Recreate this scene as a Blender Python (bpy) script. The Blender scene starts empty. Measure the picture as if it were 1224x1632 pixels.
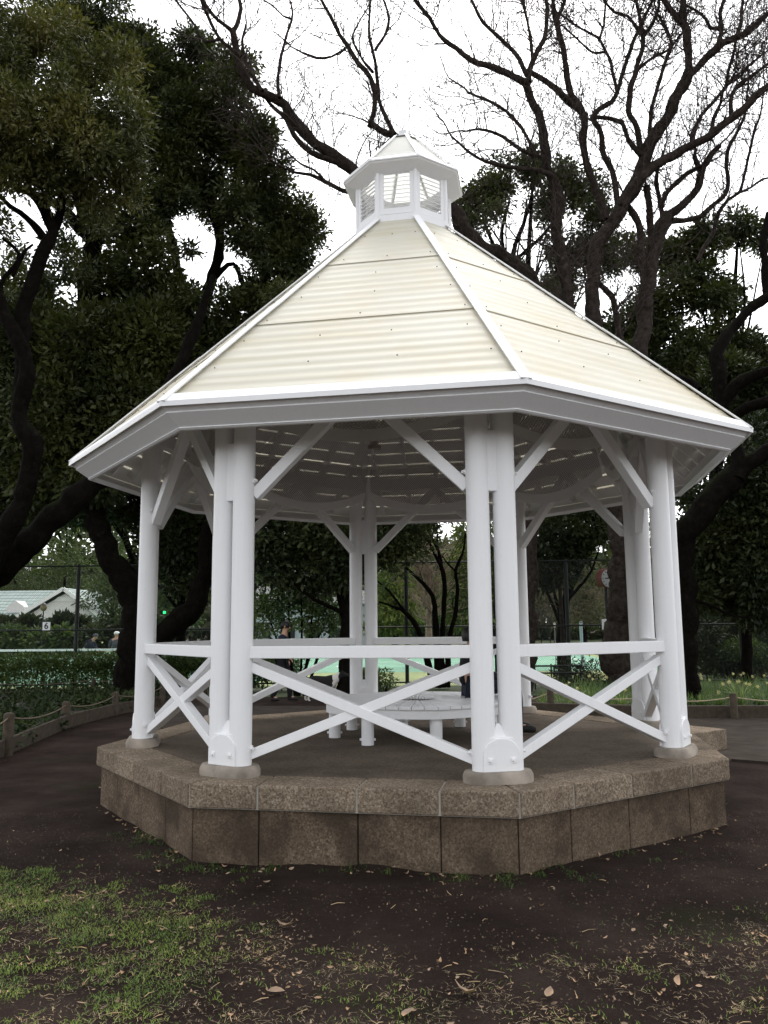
import bpy, bmesh, math, random
import numpy as np
from mathutils import Vector, Matrix, noise as mnoise
PI = math.pi; R_ = math.radians
S = bpy.context.scene
C = S.collection

# ------------------------------------------------------------------ camera
IW, IH, FPX = 1224, 1632, 1314.0157
CAMP = np.array([0.0, -8.5955, 1.6102])
YAW, PITCH, ROLL = 0.0293, 0.1392, -0.0091
def _cam_axes():
    cy, sy = math.cos(YAW), math.sin(YAW)
    A = np.array([[cy, sy, 0], [-sy, cy, 0], [0, 0, 1]])
    c, s = math.cos(PITCH), math.sin(PITCH)
    B = np.array([[1, 0, 0], [0, c, s], [0, -s, c]])
    c, s = math.cos(ROLL), math.sin(ROLL)
    D = np.array([[c, 0, s], [0, 1, 0], [-s, 0, c]])
    return D @ B @ A            # rows: right, forward, up in world
AX = _cam_axes()
cam_d = bpy.data.cameras.new('camera'); cam = bpy.data.objects.new('camera', cam_d); C.objects.link(cam)
cam_d.sensor_fit = 'VERTICAL'; cam_d.sensor_height = 36.0; cam_d.lens = FPX / IH * 36.0
cam_d.clip_start = 0.05; cam_d.clip_end = 2000
r, f, u = AX
cam.matrix_world = Matrix(((r[0], u[0], -f[0], CAMP[0]), (r[1], u[1], -f[1], CAMP[1]), (r[2], u[2], -f[2], CAMP[2]), (0, 0, 0, 1)))
S.camera = cam
def at(px, py, Y):
    """world point seen at photo pixel (px,py) at world depth Y"""
    v = AX.T @ np.array([(px - IW / 2) / FPX, 1, -(py - IH / 2) / FPX])
    t = (Y - CAMP[1]) / v[1]
    return Vector(CAMP + t * v)
def gx(px, Y): return at(px, 1000, Y).x
def pxm(Y): return FPX / (Y - CAMP[1])       # photo pixels per metre

# ------------------------------------------------------------------ world, sun, exposure
SUN_EL, SUN_AZ = R_(58), R_(12)
w = bpy.data.worlds.new("World"); S.world = w; w.use_nodes = True
nt = w.node_tree; nt.nodes.clear()
out = nt.nodes.new('ShaderNodeOutputWorld'); bg = nt.nodes.new('ShaderNodeBackground')
sky = nt.nodes.new('ShaderNodeTexSky'); sky.sky_type = 'NISHITA'; sky.sun_disc = False
sky.sun_elevation = SUN_EL; sky.sun_rotation = SUN_AZ; sky.air_density = 1.0; sky.dust_density = 2.0; sky.ozone_density = 1.0
hs = nt.nodes.new('ShaderNodeHueSaturation'); hs.inputs['Saturation'].default_value = 0.12
nt.links.new(sky.outputs[0], hs.inputs['Color']); nt.links.new(hs.outputs[0], bg.inputs[0]); nt.links.new(bg.outputs[0], out.inputs[0])
bg.inputs[1].default_value = 0.15
sd = bpy.data.lights.new('sun', 'SUN'); so = bpy.data.objects.new('sun', sd); C.objects.link(so)
sd.energy = 0.5; sd.angle = R_(40); sd.color = (1, .96, .9)
_d = Vector((math.cos(SUN_EL) * math.sin(SUN_AZ), math.cos(SUN_EL) * math.cos(SUN_AZ), math.sin(SUN_EL)))
so.rotation_euler = _d.to_track_quat('Z', 'Y').to_euler()
S.view_settings.view_transform = 'Standard'; S.view_settings.look = 'None'
S.view_settings.exposure = 1.58; S.view_settings.gamma = 1.0
S.cycles.use_denoising = True
S.cycles.max_bounces = 8; S.cycles.transparent_max_bounces = 16
S.cycles.diffuse_bounces = 4; S.cycles.glossy_bounces = 2; S.cycles.transmission_bounces = 4

# ------------------------------------------------------------------ material helpers
class M:
    def __init__(s, name):
        s.m = bpy.data.materials.new(name); s.m.use_nodes = True
        s.t = s.m.node_tree; s.p = s.t.nodes['Principled BSDF']; s.o = s.t.nodes['Material Output']
        s.p.inputs['Specular IOR Level'].default_value = 0.3
    def n(s, kind, **kw):
        x = s.t.nodes.new('ShaderNode' + kind)
        for k, v in kw.items():
            if k in x.inputs: x.inputs[k].default_value = v
            else: setattr(x, k, v)
        return x
    def l(s, a, b): s.t.links.new(a, b)
    def coord(s, which='Object'):
        return s.n('TexCoord').outputs[which]
    def noise(s, scale, detail=4, rough=.55, vec=None):
        x = s.n('TexNoise'); x.inputs['Scale'].default_value = scale; x.inputs['Detail'].default_value = detail; x.inputs['Roughness'].default_value = rough
        if vec is None: vec = s.n('NewGeometry').outputs['Position']
        s.l(vec, x.inputs['Vector']); return x.outputs['Fac']
    def ramp(s, fac, stops):
        x = s.n('ValToRGB'); e = x.color_ramp.elements
        while len(e) < len(stops): e.new(0.5)
        for i, (p, c) in enumerate(stops):
            e[i].position = p; e[i].color = (c[0], c[1], c[2], 1) if not isinstance(c, (int, float)) else (c, c, c, 1)
        s.l(fac, x.inputs[0]); return x.outputs[0]
    def mix(s, fac, a, b, mode='MIX'):
        x = s.n('Mix', data_type='RGBA', blend_type=mode)
        for sock, v in ((x.inputs[0], fac), (x.inputs[6], a), (x.inputs[7], b)):
            if isinstance(v, (int, float)): sock.default_value = v
            elif isinstance(v, tuple): sock.default_value = (*v, 1) if len(v) == 3 else v
            else: s.l(v, sock)
        return x.outputs[2]
    def math(s, op, a, b=0.5):
        x = s.n('Math', operation=op)
        for i, v in enumerate((a, b)):
            if isinstance(v, (int, float)): x.inputs[i].default_value = v
            else: s.l(v, x.inputs[i])
        return x.outputs[0]
    def col(s, c):
        if isinstance(c, tuple): s.p.inputs['Base Color'].default_value = (*c, 1)
        else: s.l(c, s.p.inputs['Base Color'])
        return s
    def rough(s, v):
        if isinstance(v, (int, float)): s.p.inputs['Roughness'].default_value = v
        else: s.l(v, s.p.inputs['Roughness'])
        return s
    def bump(s, h, strength=.3, dist=.01):
        b = s.n('Bump'); b.inputs['Strength'].default_value = strength; b.inputs['Distance'].default_value = dist
        s.l(h, b.inputs['Height']); s.l(b.outputs[0], s.p.inputs['Normal']); return s

def simple(name, c, var=.15, scale=6, rough=.7, bump=.15, bscale=60):
    m = M(name); n = m.noise(scale)
    lo = tuple(x * (1 - var) for x in c); hi = tuple(min(1, x * (1 + var)) for x in c)
    m.col(m.ramp(n, [(.3, lo), (.7, hi)])).rough(rough)
    if bump: m.bump(m.noise(bscale), bump, .01)
    return m.m

def leafmat(name, dark, light, gloss=.45, trans=.25, patch=1.2):
    m = M(name); g = m.n('NewGeometry')
    a = m.mix(g.outputs['Random Per Island'], dark, light)
    n = m.noise(patch, 2)
    tint = tuple(min(1, x * 1.5) for x in light)
    a = m.mix(m.ramp(n, [(.42, 0.0), (.72, .8)]), a, (tint[0] * 1.15, tint[1] * .98, tint[2] * .8))
    m.col(a).rough(gloss); m.p.inputs['Specular IOR Level'].default_value = .22
    if trans:
        tr = m.n('BsdfTranslucent'); m.l(m.mix(1.0, a, (1.2, 1.4, .6), 'MULTIPLY'), tr.inputs[0])
        mx = m.n('MixShader'); mx.inputs[0].default_value = trans
        m.l(m.p.outputs[0], mx.inputs[1]); m.l(tr.outputs[0], mx.inputs[2]); m.l(mx.outputs[0], m.o.inputs[0])
    return m.m

def barkmat(name, c1, c2, moss=None):
    m = M(name); n = m.noise(9, 6, .65); a = m.ramp(n, [(.3, c1), (.7, c2)])
    if moss:
        g = m.n('NewGeometry'); sx = m.n('SeparateXYZ'); m.l(g.outputs['Normal'], sx.inputs[0])
        k = m.math('MULTIPLY', m.ramp(sx.outputs[2], [(.35, 0.0), (.8, 1.0)]), m.ramp(m.noise(2.2, 3), [(.42, 0.0), (.6, .85)]))
        a = m.mix(k, a, moss)
    m.col(a).rough(.9); lich = m.noise(4.5, 6, .7)
    a = m.mix(m.ramp(lich, [(.60, 0.0), (.68, .5)]), a, tuple(min(1, x * 1.9) for x in c2)); m.col(a)
    ge = m.n('NewGeometry'); mp = m.n('Mapping'); mp.inputs['Scale'].default_value = (14, 14, 3.2); m.l(ge.outputs['Position'], mp.inputs[0]); ridg = m.noise(1.0, 6, .7, mp.outputs[0])
    m.bump(m.math('ADD', ridg, m.math('MULTIPLY', m.noise(34, 5, .7), .5)), 1.0, .07); m.p.inputs['Specular IOR Level'].default_value = .03
    return m.m

# white gloss paint: slight unevenness and thin grime
def paintmat(name, c=(.80, .80, .81), dirt=.10, rough=.42):
    m = M(name); n = m.noise(3.0, 5); g = m.noise(14, 6, .7)
    a = m.mix(m.ramp(n, [(.35, 0.0), (.8, dirt)]), c, tuple(x * .72 for x in c))
    a = m.mix(m.ramp(g, [(.62, 0.0), (.8, dirt * 1.6)]), a, (.42, .40, .34))
    ge = m.n('NewGeometry'); mp = m.n('Mapping'); mp.inputs['Scale'].default_value = (30, 30, 1.6); m.l(ge.outputs['Position'], mp.inputs[0])
    st = m.noise(1.0, 4, .6, mp.outputs[0]); a = m.mix(m.ramp(st, [(.52, 0.0), (.75, dirt * 1.1)]), a, tuple(x * .66 for x in c))
    ch = m.noise(5.5, 6, .75); a = m.mix(m.ramp(ch, [(.70, 0.0), (.73, .55)]), a, (.46, .43, .38))
    m.col(a).rough(rough).bump(m.math('ADD', m.noise(40, 3), m.math('MULTIPLY', st, .8)), .22, .004)
    return m.m
MAT = {}
MAT['white'] = paintmat('white_paint')
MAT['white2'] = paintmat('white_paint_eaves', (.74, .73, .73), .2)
MAT['board'] = paintmat('white_boards', (.80, .78, .74), .12, .6)

def roofmat(tl):
    m = M('cream_roof_sheet'); uv = m.coord('UV')
    mp = m.n('Mapping'); m.l(uv, mp.inputs[0]); mp.inputs['Scale'].default_value = (.35, 9, 1)
    st = m.noise(1.0, 5, .6, mp.outputs[0])
    a = m.ramp(st, [(.25, (.575, .54, .42)), (.5, (.66, .635, .54)), (.75, (.71, .695, .625))])
    big = m.noise(1.6, 5, .65)
    a = m.mix(m.ramp(big, [(.45, 0.0), (.8, .55)]), a, (.62, .52, .34))
    sp = m.n('TexNoise'); mp2 = m.n('Mapping'); m.l(uv, mp2.inputs[0]); mp2.inputs['Scale'].default_value = (2.0, 16, 1); m.l(mp2.outputs[0], sp.inputs[0]); sp.inputs['Scale'].default_value = 1.0
    a = m.mix(m.ramp(sp.outputs[0], [(.66, 0.0), (.78, .5)]), a, (.58, .49, .33))
    m.col(a).rough(.5)
    tr = m.n('BsdfTranslucent'); m.l(a, tr.inputs[0])
    mx = m.n('MixShader'); mx.inputs[0].default_value = tl
    m.l(m.p.outputs[0], mx.inputs[1]); m.l(tr.outputs[0], mx.inputs[2]); m.l(mx.outputs[0], m.o.inputs[0])
    return m.m
MAT['roof'] = roofmat(.30)
MAT['roof2'] = simple('pale_translucent_sheet', (.84, .83, .78), .03, 2, .5, 0)
_m = MAT['roof2'].node_tree; _t = _m.nodes.new('ShaderNodeBsdfTranslucent'); _t.inputs[0].default_value = (.86, .86, .82, 1); _x = _m.nodes.new('ShaderNodeMixShader'); _x.inputs[0].default_value = .6
_m.links.new(_m.nodes['Principled BSDF'].outputs[0], _x.inputs[1]); _m.links.new(_t.outputs[0], _x.inputs[2]); _m.links.new(_x.outputs[0], _m.nodes['Material Output'].inputs[0])

def perfmat():
    m = M('perforated_sheet'); uv = m.coord('UV'); sx = m.n('SeparateXYZ'); m.l(uv, sx.inputs[0])
    P = .030
    def cell(ox, oy):
        fx = m.math('SUBTRACT', m.math('FRACT', m.math('ADD', m.math('DIVIDE', sx.outputs[0], P), ox)), .5)
        fy = m.math('SUBTRACT', m.math('FRACT', m.math('ADD', m.math('DIVIDE', sx.outputs[1], P), oy)), .5)
        return m.math('ADD', m.math('MULTIPLY', fx, fx), m.math('MULTIPLY', fy, fy))
    d = m.math('MINIMUM', cell(0, 0), cell(.5, .5))
    hole = m.math('LESS_THAN', d, .048)
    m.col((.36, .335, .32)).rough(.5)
    tr = m.n('BsdfTransparent'); mx = m.n('MixShader'); m.l(hole, mx.inputs[0]); m.l(m.p.outputs[0], mx.inputs[1]); m.l(tr.outputs[0], mx.inputs[2]); m.l(mx.outputs[0], m.o.inputs[0])
    return m.m
MAT['perf'] = perfmat()

def granite(name, c1, c2, c3, wet=None):
    m = M(name); n = m.noise(85, 4, .8); v = m.n('TexVoronoi'); v.inputs['Scale'].default_value = 70; m.l(m.n('NewGeometry').outputs['Position'], v.inputs['Vector'])
    a = m.ramp(n, [(.35, c1), (.52, c2), (.68, c3)])
    vb = m.n('RGBToBW'); m.l(v.outputs['Color'], vb.inputs[0]); a = m.mix(.42, a, m.ramp(vb.outputs[0], [(.2, c1), (.55, c2), (.85, c3)]))
    big = m.noise(2.3, 5)
    a = m.mix(m.ramp(big, [(.4, 0.0), (.75, .6)]), a, tuple(x * .55 for x in c1))
    oi = m.n('ObjectInfo'); a = m.mix(m.math('MULTIPLY', oi.outputs['Random'], .40), a, (.085, .062, .045))
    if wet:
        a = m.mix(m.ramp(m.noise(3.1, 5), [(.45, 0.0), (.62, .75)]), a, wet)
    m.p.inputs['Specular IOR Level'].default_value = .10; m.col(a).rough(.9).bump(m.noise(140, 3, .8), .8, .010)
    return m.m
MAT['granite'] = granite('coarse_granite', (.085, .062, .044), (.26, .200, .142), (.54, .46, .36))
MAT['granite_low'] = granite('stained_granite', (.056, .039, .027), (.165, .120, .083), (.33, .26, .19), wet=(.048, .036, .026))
MAT['footing'] = simple('footing_concrete', (.27, .235, .195), .4, 5, .85, .3)
MAT['mortar'] = simple('mortar', (.33, .31, .27), .2, 8, .9, .3)
MAT['slab'] = granite('washed_concrete_floor', (.09, .07, .055), (.16, .13, .10), (.23, .19, .15))
MAT['bolt'] = simple('bolt_rust', (.10, .085, .07), .3, 30, .6, 0)
MAT['wood'] = simple('weathered_wood', (.050, .038, .026), .35, 12, .9, .5)
MAT['rope'] = simple('rope', (.36, .30, .20), .2, 60, .95, .5)
MAT['rope_shaded'] = simple('rope_shaded', (.12, .095, .065), .2, 60, .95, .5)  # darker copy of the rope: tree shade on the left put into its colour
MAT['fence'] = simple('dark_fence_metal', (.012, .014, .013), .2, 5, .6, 0)
MAT['darkmetal'] = simple('dark_metal', (.02, .02, .022), .2, 8, .5, 0)

# ------------------------------------------------------------------ mesh helpers
class MB:
    def __init__(s): s.v = []; s.f = []; s.uv = None
    def add(s, vs, fs):
        o = len(s.v); s.v += [tuple(v) for v in vs]; s.f += [tuple(i + o for i in q) for q in fs]; return s
    def box(s, c, size, rot=None):
        c = Vector(c); hx, hy, hz = (x / 2 for x in size)
        vs = [Vector((x, y, z)) for x in (-hx, hx) for y in (-hy, hy) for z in (-hz, hz)]
        if rot is not None: vs = [rot @ v for v in vs]
        return s.add([c + v for v in vs], [(0, 1, 3, 2), (4, 6, 7, 5), (0, 4, 5, 1), (2, 3, 7, 6), (0, 2, 6, 4), (1, 5, 7, 3)])
    def beam(s, p0, p1, wdt, hgt, up=(0, 0, 1)):
        p0, p1 = Vector(p0), Vector(p1); d = (p1 - p0).normalized(); side = d.cross(Vector(up)).normalized(); uu = side.cross(d).normalized()
        o = [side * (a * wdt / 2) + uu * (b * hgt / 2) for a, b in ((-1, -1), (1, -1), (1, 1), (-1, 1))]
        return s.add([p0 + x for x in o] + [p1 + x for x in o], [(3, 2, 1, 0), (4, 5, 6, 7), (0, 1, 5, 4), (1, 2, 6, 5), (2, 3, 7, 6), (3, 0, 4, 7)])
    def cyl(s, p0, p1, r0, r1=None, n=20, caps=True):
        r1 = r0 if r1 is None else r1; p0, p1 = Vector(p0), Vector(p1); d = (p1 - p0).normalized()
        a = d.cross(Vector((0, 0, 1)) if abs(d.z) < .9 else Vector((1, 0, 0))).normalized(); b = d.cross(a)
        ring = [(a * math.cos(2 * PI * i / n) + b * math.sin(2 * PI * i / n)) for i in range(n)]
        vs = [p0 + x * r0 for x in ring] + [p1 + x * r1 for x in ring]
        fs = [(i, (i + 1) % n, n + (i + 1) % n, n + i) for i in range(n)]
        if caps: fs += [tuple(range(n - 1, -1, -1)), tuple(range(n, 2 * n))]
        return s.add(vs, fs)
    def prism(s, poly, z0, z1, fr=None):
        """poly 2d list extruded z0..z1; fr maps Vector->Vector"""
        n = len(poly); fr = fr or (lambda v: v)
        vs = [fr(Vector((x, y, z0))) for x, y in poly] + [fr(Vector((x, y, z1))) for x, y in poly]
        return s.add(vs, [tuple(range(n - 1, -1, -1)), tuple(range(n, 2 * n))] + [(i, (i + 1) % n, n + (i + 1) % n, n + i) for i in range(n)])
    def lathe(s, prof, c=(0, 0, 0), n=20):
        c = Vector(c); vs = []; fs = []
        for r_, z in prof: vs += [c + Vector((r_ * math.cos(2 * PI * i / n), r_ * math.sin(2 * PI * i / n), z)) for i in range(n)]
        for k in range(len(prof) - 1):
            fs += [(k * n + i, k * n + (i + 1) % n, (k + 1) * n + (i + 1) % n, (k + 1) * n + i) for i in range(n)]
        fs += [tuple(range(n - 1, -1, -1)), tuple((len(prof) - 1) * n + i for i in range(n))]
        return s.add(vs, fs)
    def build(s, name, mat, parent=None, smooth=False, bevel=0, loc=None):
        me = bpy.data.meshes.new(name); me.from_pydata(s.v, [], s.f); me.update()
        bm = bmesh.new(); bm.from_mesh(me); bmesh.ops.recalc_face_normals(bm, faces=bm.faces); bm.to_mesh(me); bm.free()
        return link(name, me, mat, parent, smooth, bevel, loc)
def link(name, me, mat, parent=None, smooth=False, bevel=0, loc=None):
    o = bpy.data.objects.new(name, me); C.objects.link(o)
    if mat: me.materials.append(mat)
    if parent: o.parent = parent
    if loc is not None: o.location = loc
    if smooth == True: me.polygons.foreach_set('use_smooth', [True] * len(me.polygons))
    elif smooth:
        me.polygons.foreach_set('use_smooth', [True] * len(me.polygons)); me.set_sharp_from_angle(angle=R_(smooth))
    if bevel:
        b = o.modifiers.new('bevel', 'BEVEL'); b.width = bevel; b.segments = 2; b.limit_method = 'ANGLE'; b.angle_limit = R_(40)
    return o
def tag(o, label, cat, group=None):
    o['label'] = label; o['category'] = cat
    if group: o['group'] = group
    return o
def thing(name, label, cat, loc=(0, 0, 0), group=None, rotz=0):
    o = bpy.data.objects.new(name, None); C.objects.link(o); o.location = loc; o.rotation_euler = (0, 0, rotz); o.empty_display_size = .2
    return tag(o, label, cat, group)
def setting(o, kind='structure', label=None):
    o['kind'] = kind
    if label: o['label'] = label
    return o
def npmesh(name, V, F, uv=None):
    """V (n,3), F (m,k)"""
    me = bpy.data.meshes.new(name); V = np.asarray(V, np.float32); F = np.asarray(F, np.int32); m, k = F.shape
    me.vertices.add(len(V)); me.vertices.foreach_set('co', V.ravel())
    me.loops.add(m * k); me.loops.foreach_set('vertex_index', F.ravel())
    me.polygons.add(m); me.polygons.foreach_set('loop_start', np.arange(0, m * k, k, dtype=np.int32))
    me.update(calc_edges=True)
    if uv is not None:
        l = me.uv_layers.new(name='UVMap'); l.data.foreach_set('uv', np.asarray(uv, np.float32)[F.ravel()].ravel())
    return me

# tubes: list of (points, radii, sides)
def smooth_path(P, Rr, step):
    P = np.asarray(P, float); Rr = np.asarray(Rr, float); n = len(P)
    if n < 3: return P, Rr
    Q = np.vstack([2 * P[0] - P[1], P, 2 * P[-1] - P[-2]]); oP = []; oR = []
    for i in range(n - 1):
        a, b, c, d = Q[i:i + 4]; L = np.linalg.norm(c - b); k = max(1, min(10, int(L / step)))
        for t in np.arange(k) / k:
            oP.append(.5 * ((2 * b) + (c - a) * t + (2 * a - 5 * b + 4 * c - d) * t * t + (3 * b - a - 3 * c + d) * t ** 3)); oR.append(Rr[i] * (1 - t) + Rr[i + 1] * t)
    oP.append(P[-1]); oR.append(Rr[-1]); return np.array(oP), np.array(oR)
def tubes(name, items, mat, parent=None):
    by = {}
    VV = []; FF = []; off = 0
    for P, Rr, k in items:
        P = np.asarray(P, float); n = len(P)
        if n < 2: continue
        T = np.gradient(P, axis=0); T /= np.linalg.norm(T, axis=1)[:, None] + 1e-9
        m = T.mean(0); ref = np.eye(3)[np.argmin(np.abs(m))]
        A = np.cross(T, ref); A /= np.linalg.norm(A, axis=1)[:, None] + 1e-9; B = np.cross(T, A)
        ang = np.arange(k) * 2 * PI / k
        V = P[:, None, :] + np.asarray(Rr)[:, None, None] * (A[:, None, :] * np.cos(ang)[None, :, None] + B[:, None, :] * np.sin(ang)[None, :, None])
        VV.append(V.reshape(-1, 3)); i = np.arange(n - 1)[:, None] * k; j = np.arange(k)[None, :]; j2 = (j + 1) % k
        F = np.stack([i + j, i + j2, i + k + j2, i + k + j], -1).reshape(-1, 4) + off; FF.append(F); off += n * k
    me = npmesh(name, np.vstack(VV), np.vstack(FF)); me.polygons.foreach_set('use_smooth', [True] * len(me.polygons))
    return link(name, me, mat, parent)

def unit(v): return v / (np.linalg.norm(v) + 1e-9)
def grow(rs, p, d, L, rad, lvl, outl, up=.10, wig=.30, kids=5.2, min_r=.0050):
    n = max(4, int(L / .14)); st = L / n; P = [p]; Rr = [rad]; d = unit(d)
    for i in range(n):
        d = unit(d + rs.normal(0, wig, 3) * .55 + np.array([0, 0, up]))
        p = p + d * st; P.append(p); Rr.append(max(min_r, rad * (1 - .75 * (i + 1) / n)))
        if lvl > 0 and i > 0 and rs.rand() < kids / n:
            ax = unit(np.cross(d, rs.normal(0, 1, 3))); nd = unit(d * .75 + ax * .75)
            grow(rs, p, nd, L * (.45 + .3 * rs.rand()), Rr[-1] * .62, lvl - 1, outl, up, wig, kids, min_r)
    outl.append((np.array(P), np.array(Rr), 5 if rad > .02 else 3))
def limb(pts, Y0, Y1, sm=.25):
    """traced limb: (px,py,radius px) from depth Y0 to depth Y1"""
    n = len(pts); P = []; Rr = []
    for i, (x, y, rp) in enumerate(pts):
        Y = Y0 + (Y1 - Y0) * i / (n - 1); P.append(at(x, y, Y)); Rr.append(rp / pxm(Y))
    return smooth_path(np.array([tuple(p) for p in P]), Rr, sm)
def wobble(rs, P, amt):
    P = P.copy(); P[1:-1] += rs.normal(0, amt, (len(P) - 2, 3)); return P
def twigs_on(rs, P, Rr, outl, per_m=1.6, L=(.7, 1.6), lvl=2, rmax=.022, from_t=.0, up=.08, away=None):
    seg = np.linalg.norm(np.diff(P, axis=0), axis=1)
    for i in range(len(seg)):
        if i / len(seg) < from_t: continue
        for _ in range(rs.poisson(seg[i] * per_m)):
            d = unit(P[i + 1] - P[i]); ax = unit(np.cross(d, rs.normal(0, 1, 3)))
            grow(rs, P[i] + (P[i + 1] - P[i]) * rs.rand(), unit(d * .6 + ax + np.array([0, 0, .25])), rs.uniform(*L), min(rmax, Rr[i] * .5), lvl, outl, up)

# leaves
def leaves_mesh(name, rs, blobs, n, size, mat, parent=None, clump=14, cs=.16, shell=.55, droop=.0, aspect=.42, up=.6, frag=0):
    b = np.array(blobs, float)
    if frag:
        k0 = np.repeat(np.arange(len(b)), frag); dd = rs.normal(0, 1, (len(k0), 3)); dd /= np.linalg.norm(dd, axis=1)[:, None]
        sub = b[k0].copy(); sub[:, :3] += dd * b[k0, 3:6] * rs.uniform(.45, .92, len(k0))[:, None]; sub[:, 3:6] *= rs.uniform(.22, .46, len(k0))[:, None]; b = sub
    vol = (b[:, 3] * b[:, 4] * b[:, 5]) ** (.75)
    nc = max(1, n // clump); idx = rs.choice(len(b), nc, p=vol / vol.sum())
    d = rs.normal(0, 1, (nc, 3)); d /= np.linalg.norm(d, axis=1)[:, None]
    rr = rs.rand(nc) ** (1 / 3.) * (1 - shell) + shell * (.75 + .3 * rs.rand(nc))
    cc = b[idx, :3] + d * rr[:, None] * b[idx, 3:6]
    k = rs.poisson(clump, nc) + 1; ci = np.repeat(np.arange(nc), k); N = len(ci)
    off = rs.normal(0, 1, (N, 3)); p = cc[ci] + off * np.array([cs, cs, cs * .55])
    # leaf axis: away from clump centre, a little outward and down
    a = off * .8 + d[ci] * .5 + rs.normal(0, .5, (N, 3)); a[:, 2] -= droop
    a /= np.linalg.norm(a, axis=1)[:, None]
    nrm = rs.normal(0, .55, (N, 3)) + d[ci] * .25; nrm[:, 2] += up
    s = np.cross(a, nrm); s /= np.linalg.norm(s, axis=1)[:, None] + 1e-9; nn = np.cross(s, a)
    L = size * rs.uniform(.45, 1.55, N)[:, None]; W = L * aspect * .5
    V = np.stack([p, p + a * L * .5 + s * W + nn * L * .06, p + a * L, p + a * L * .5 - s * W + nn * L * .06], 1).reshape(-1, 3)
    F = np.arange(4 * N).reshape(-1, 4)
    return link(name, npmesh(name, V, F), mat, parent)
def pblob(px, py, rp, Y, dz=1.0, sq=1.0):
    c = at(px, py, Y); m = rp / pxm(Y); return (c.x, c.y, c.z, m, m * dz, m * sq)

def strips(rs, roots, h, wd, bend, mat, name, parent=None, seg=3, lean=.5):
    """arching blades from roots (n,3)"""
    n = len(roots); az = rs.rand(n) * 2 * PI; d = np.stack([np.cos(az), np.sin(az), np.zeros(n)], 1); sd_ = np.stack([-np.sin(az), np.cos(az), np.zeros(n)], 1)
    H = h * rs.uniform(.55, 1.2, n); Ln = lean * rs.uniform(.2, 1.3, n); Wd = wd * rs.uniform(.7, 1.2, n); V = []
    for i in range(seg + 1):
        t = i / seg; o = d * (H * Ln * t ** 1.6)[:, None]; z = H * (t - bend * t * t * Ln)
        c = roots + o + np.stack([0 * z, 0 * z, z], 1); ww = (Wd * (1 - t) ** .7 * .5)[:, None] if i < seg else 0 * Wd[:, None]
        V += [c - sd_ * ww, c + sd_ * ww]
    V = np.stack(V, 1).reshape(-1, 3); b = np.arange(n)[:, None] * (2 * (seg + 1)); F = []
    for i in range(seg): F.append(b + np.array([[2 * i, 2 * i + 1, 2 * i + 3, 2 * i + 2]]))
    F = np.concatenate(F, 0); return link(name, npmesh(name, V, F), mat, parent)

# ================================================================== GROUND
FZ = 0.5284; TH = -2.1192
def groundmat():
    m = M('damp_dark_soil'); n = m.noise(1.3, 6, .6); f_ = m.noise(55, 5, .75)
    a = m.ramp(n, [(.3, (.025, .0172, .0142)), (.52, (.045, .0318, .0268)), (.72, (.075, .055, .045))])
    a = m.mix(m.ramp(f_, [(.60, 0.0), (.74, .5)]), a, (.065, .050, .040))
    pat = m.noise(.7, 4); a = m.mix(m.ramp(pat, [(.58, 0.0), (.7, .5)]), a, (.028, .036, .014))
    m.col(a).rough(.95); m.p.inputs['Specular IOR Level'].default_value = .03
    h = m.math('ADD', m.noise(18, 6, .7), m.math('MULTIPLY', m.noise(90, 4, .8), .6))
    m.bump(h, 1.0, .06); return m.m
def gz(x, y):
    k = max(0.0, min(1.0, (2.0 - y) / 2.0)) * max(0.0, min(1.0, (7 - abs(x)) / 2.0))
    ap = max(x * math.cos(TH + PI / 8 + i * PI / 4) + y * math.sin(TH + PI / 8 + i * PI / 4) for i in range(8)) - 2.985 * math.cos(PI / 8)
    mound = max(0.0, 1 - abs(ap) / .28) ** 1.3 * max(0.0, -.002 + .05 * mnoise.noise((x * 2.1, y * 2.1, 5)) + .02 * mnoise.noise((x * 9, y * 9, 5)))
    return mound + k * (.022 * mnoise.noise((x * 1.3, y * 1.3, 0)) + .010 * mnoise.noise((x * 5, y * 5, 3)))
xs = np.concatenate([[-600, -150, -60, -30, -15], np.arange(-8, 8.01, .07), [15, 30, 60, 150, 600]])
ys = np.concatenate([[-60, -20, -11], np.arange(-9, 3.01, .07), [6, 12, 25, 60, 150, 600]])
V = np.array([(x, y, gz(x, y)) for y in ys for x in xs]); nx = len(xs)
I = (np.arange(len(ys) - 1)[:, None] * nx + np.arange(nx - 1)[None, :]).ravel()
me = npmesh('ground', V, np.stack([I, I + 1, I + nx + 1, I + nx], 1)); me.polygons.foreach_set('use_smooth', [True] * len(me.polygons))
setting(link('ground', me, groundmat()), label='bare dark trodden soil around the gazebo')

def sheet(name, poly, z, mat, th=0.0):
    mb = MB()
    if th: mb.prism(poly, z - th, z)
    else: mb.add([(x, y, z) for x, y in poly], [tuple(range(len(poly)))])
    return setting(mb.build(name, mat))
pathm = M('worn_path_paving'); pathm.p.inputs['Specular IOR Level'].default_value = .04; pathm.col(pathm.ramp(pathm.noise(3, 6, .65), [(.3, (.032, .026, .021)), (.7, (.062, .051, .042))])).rough(.9).bump(pathm.noise(70, 5, .8), .5, .01)
sheet('path', [(3.35, 1.0), (3.8, 1.62), (4.3, 1.3), (14, 1.0), (14, 5.9), (4.4, 5.95), (2.4, 6.9), (-1, 8.6), (-5.3, 8.9), (-5.3, 7.3), (-3.4, 3.9), (0, 3.4), (2.4, 2.6)], .03, pathm.m, .10)
courtm = simple('green_court', (.16, .32, .22), .12, .6, .9, .1)
sandm = simple('pale_court_apron', (.24, .28, .12), .2, .5, .95, .1)
lawnm = simple('rough_lawn', (.035, .048, .014), .35, 1.2, .95, .4, 30)
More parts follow.
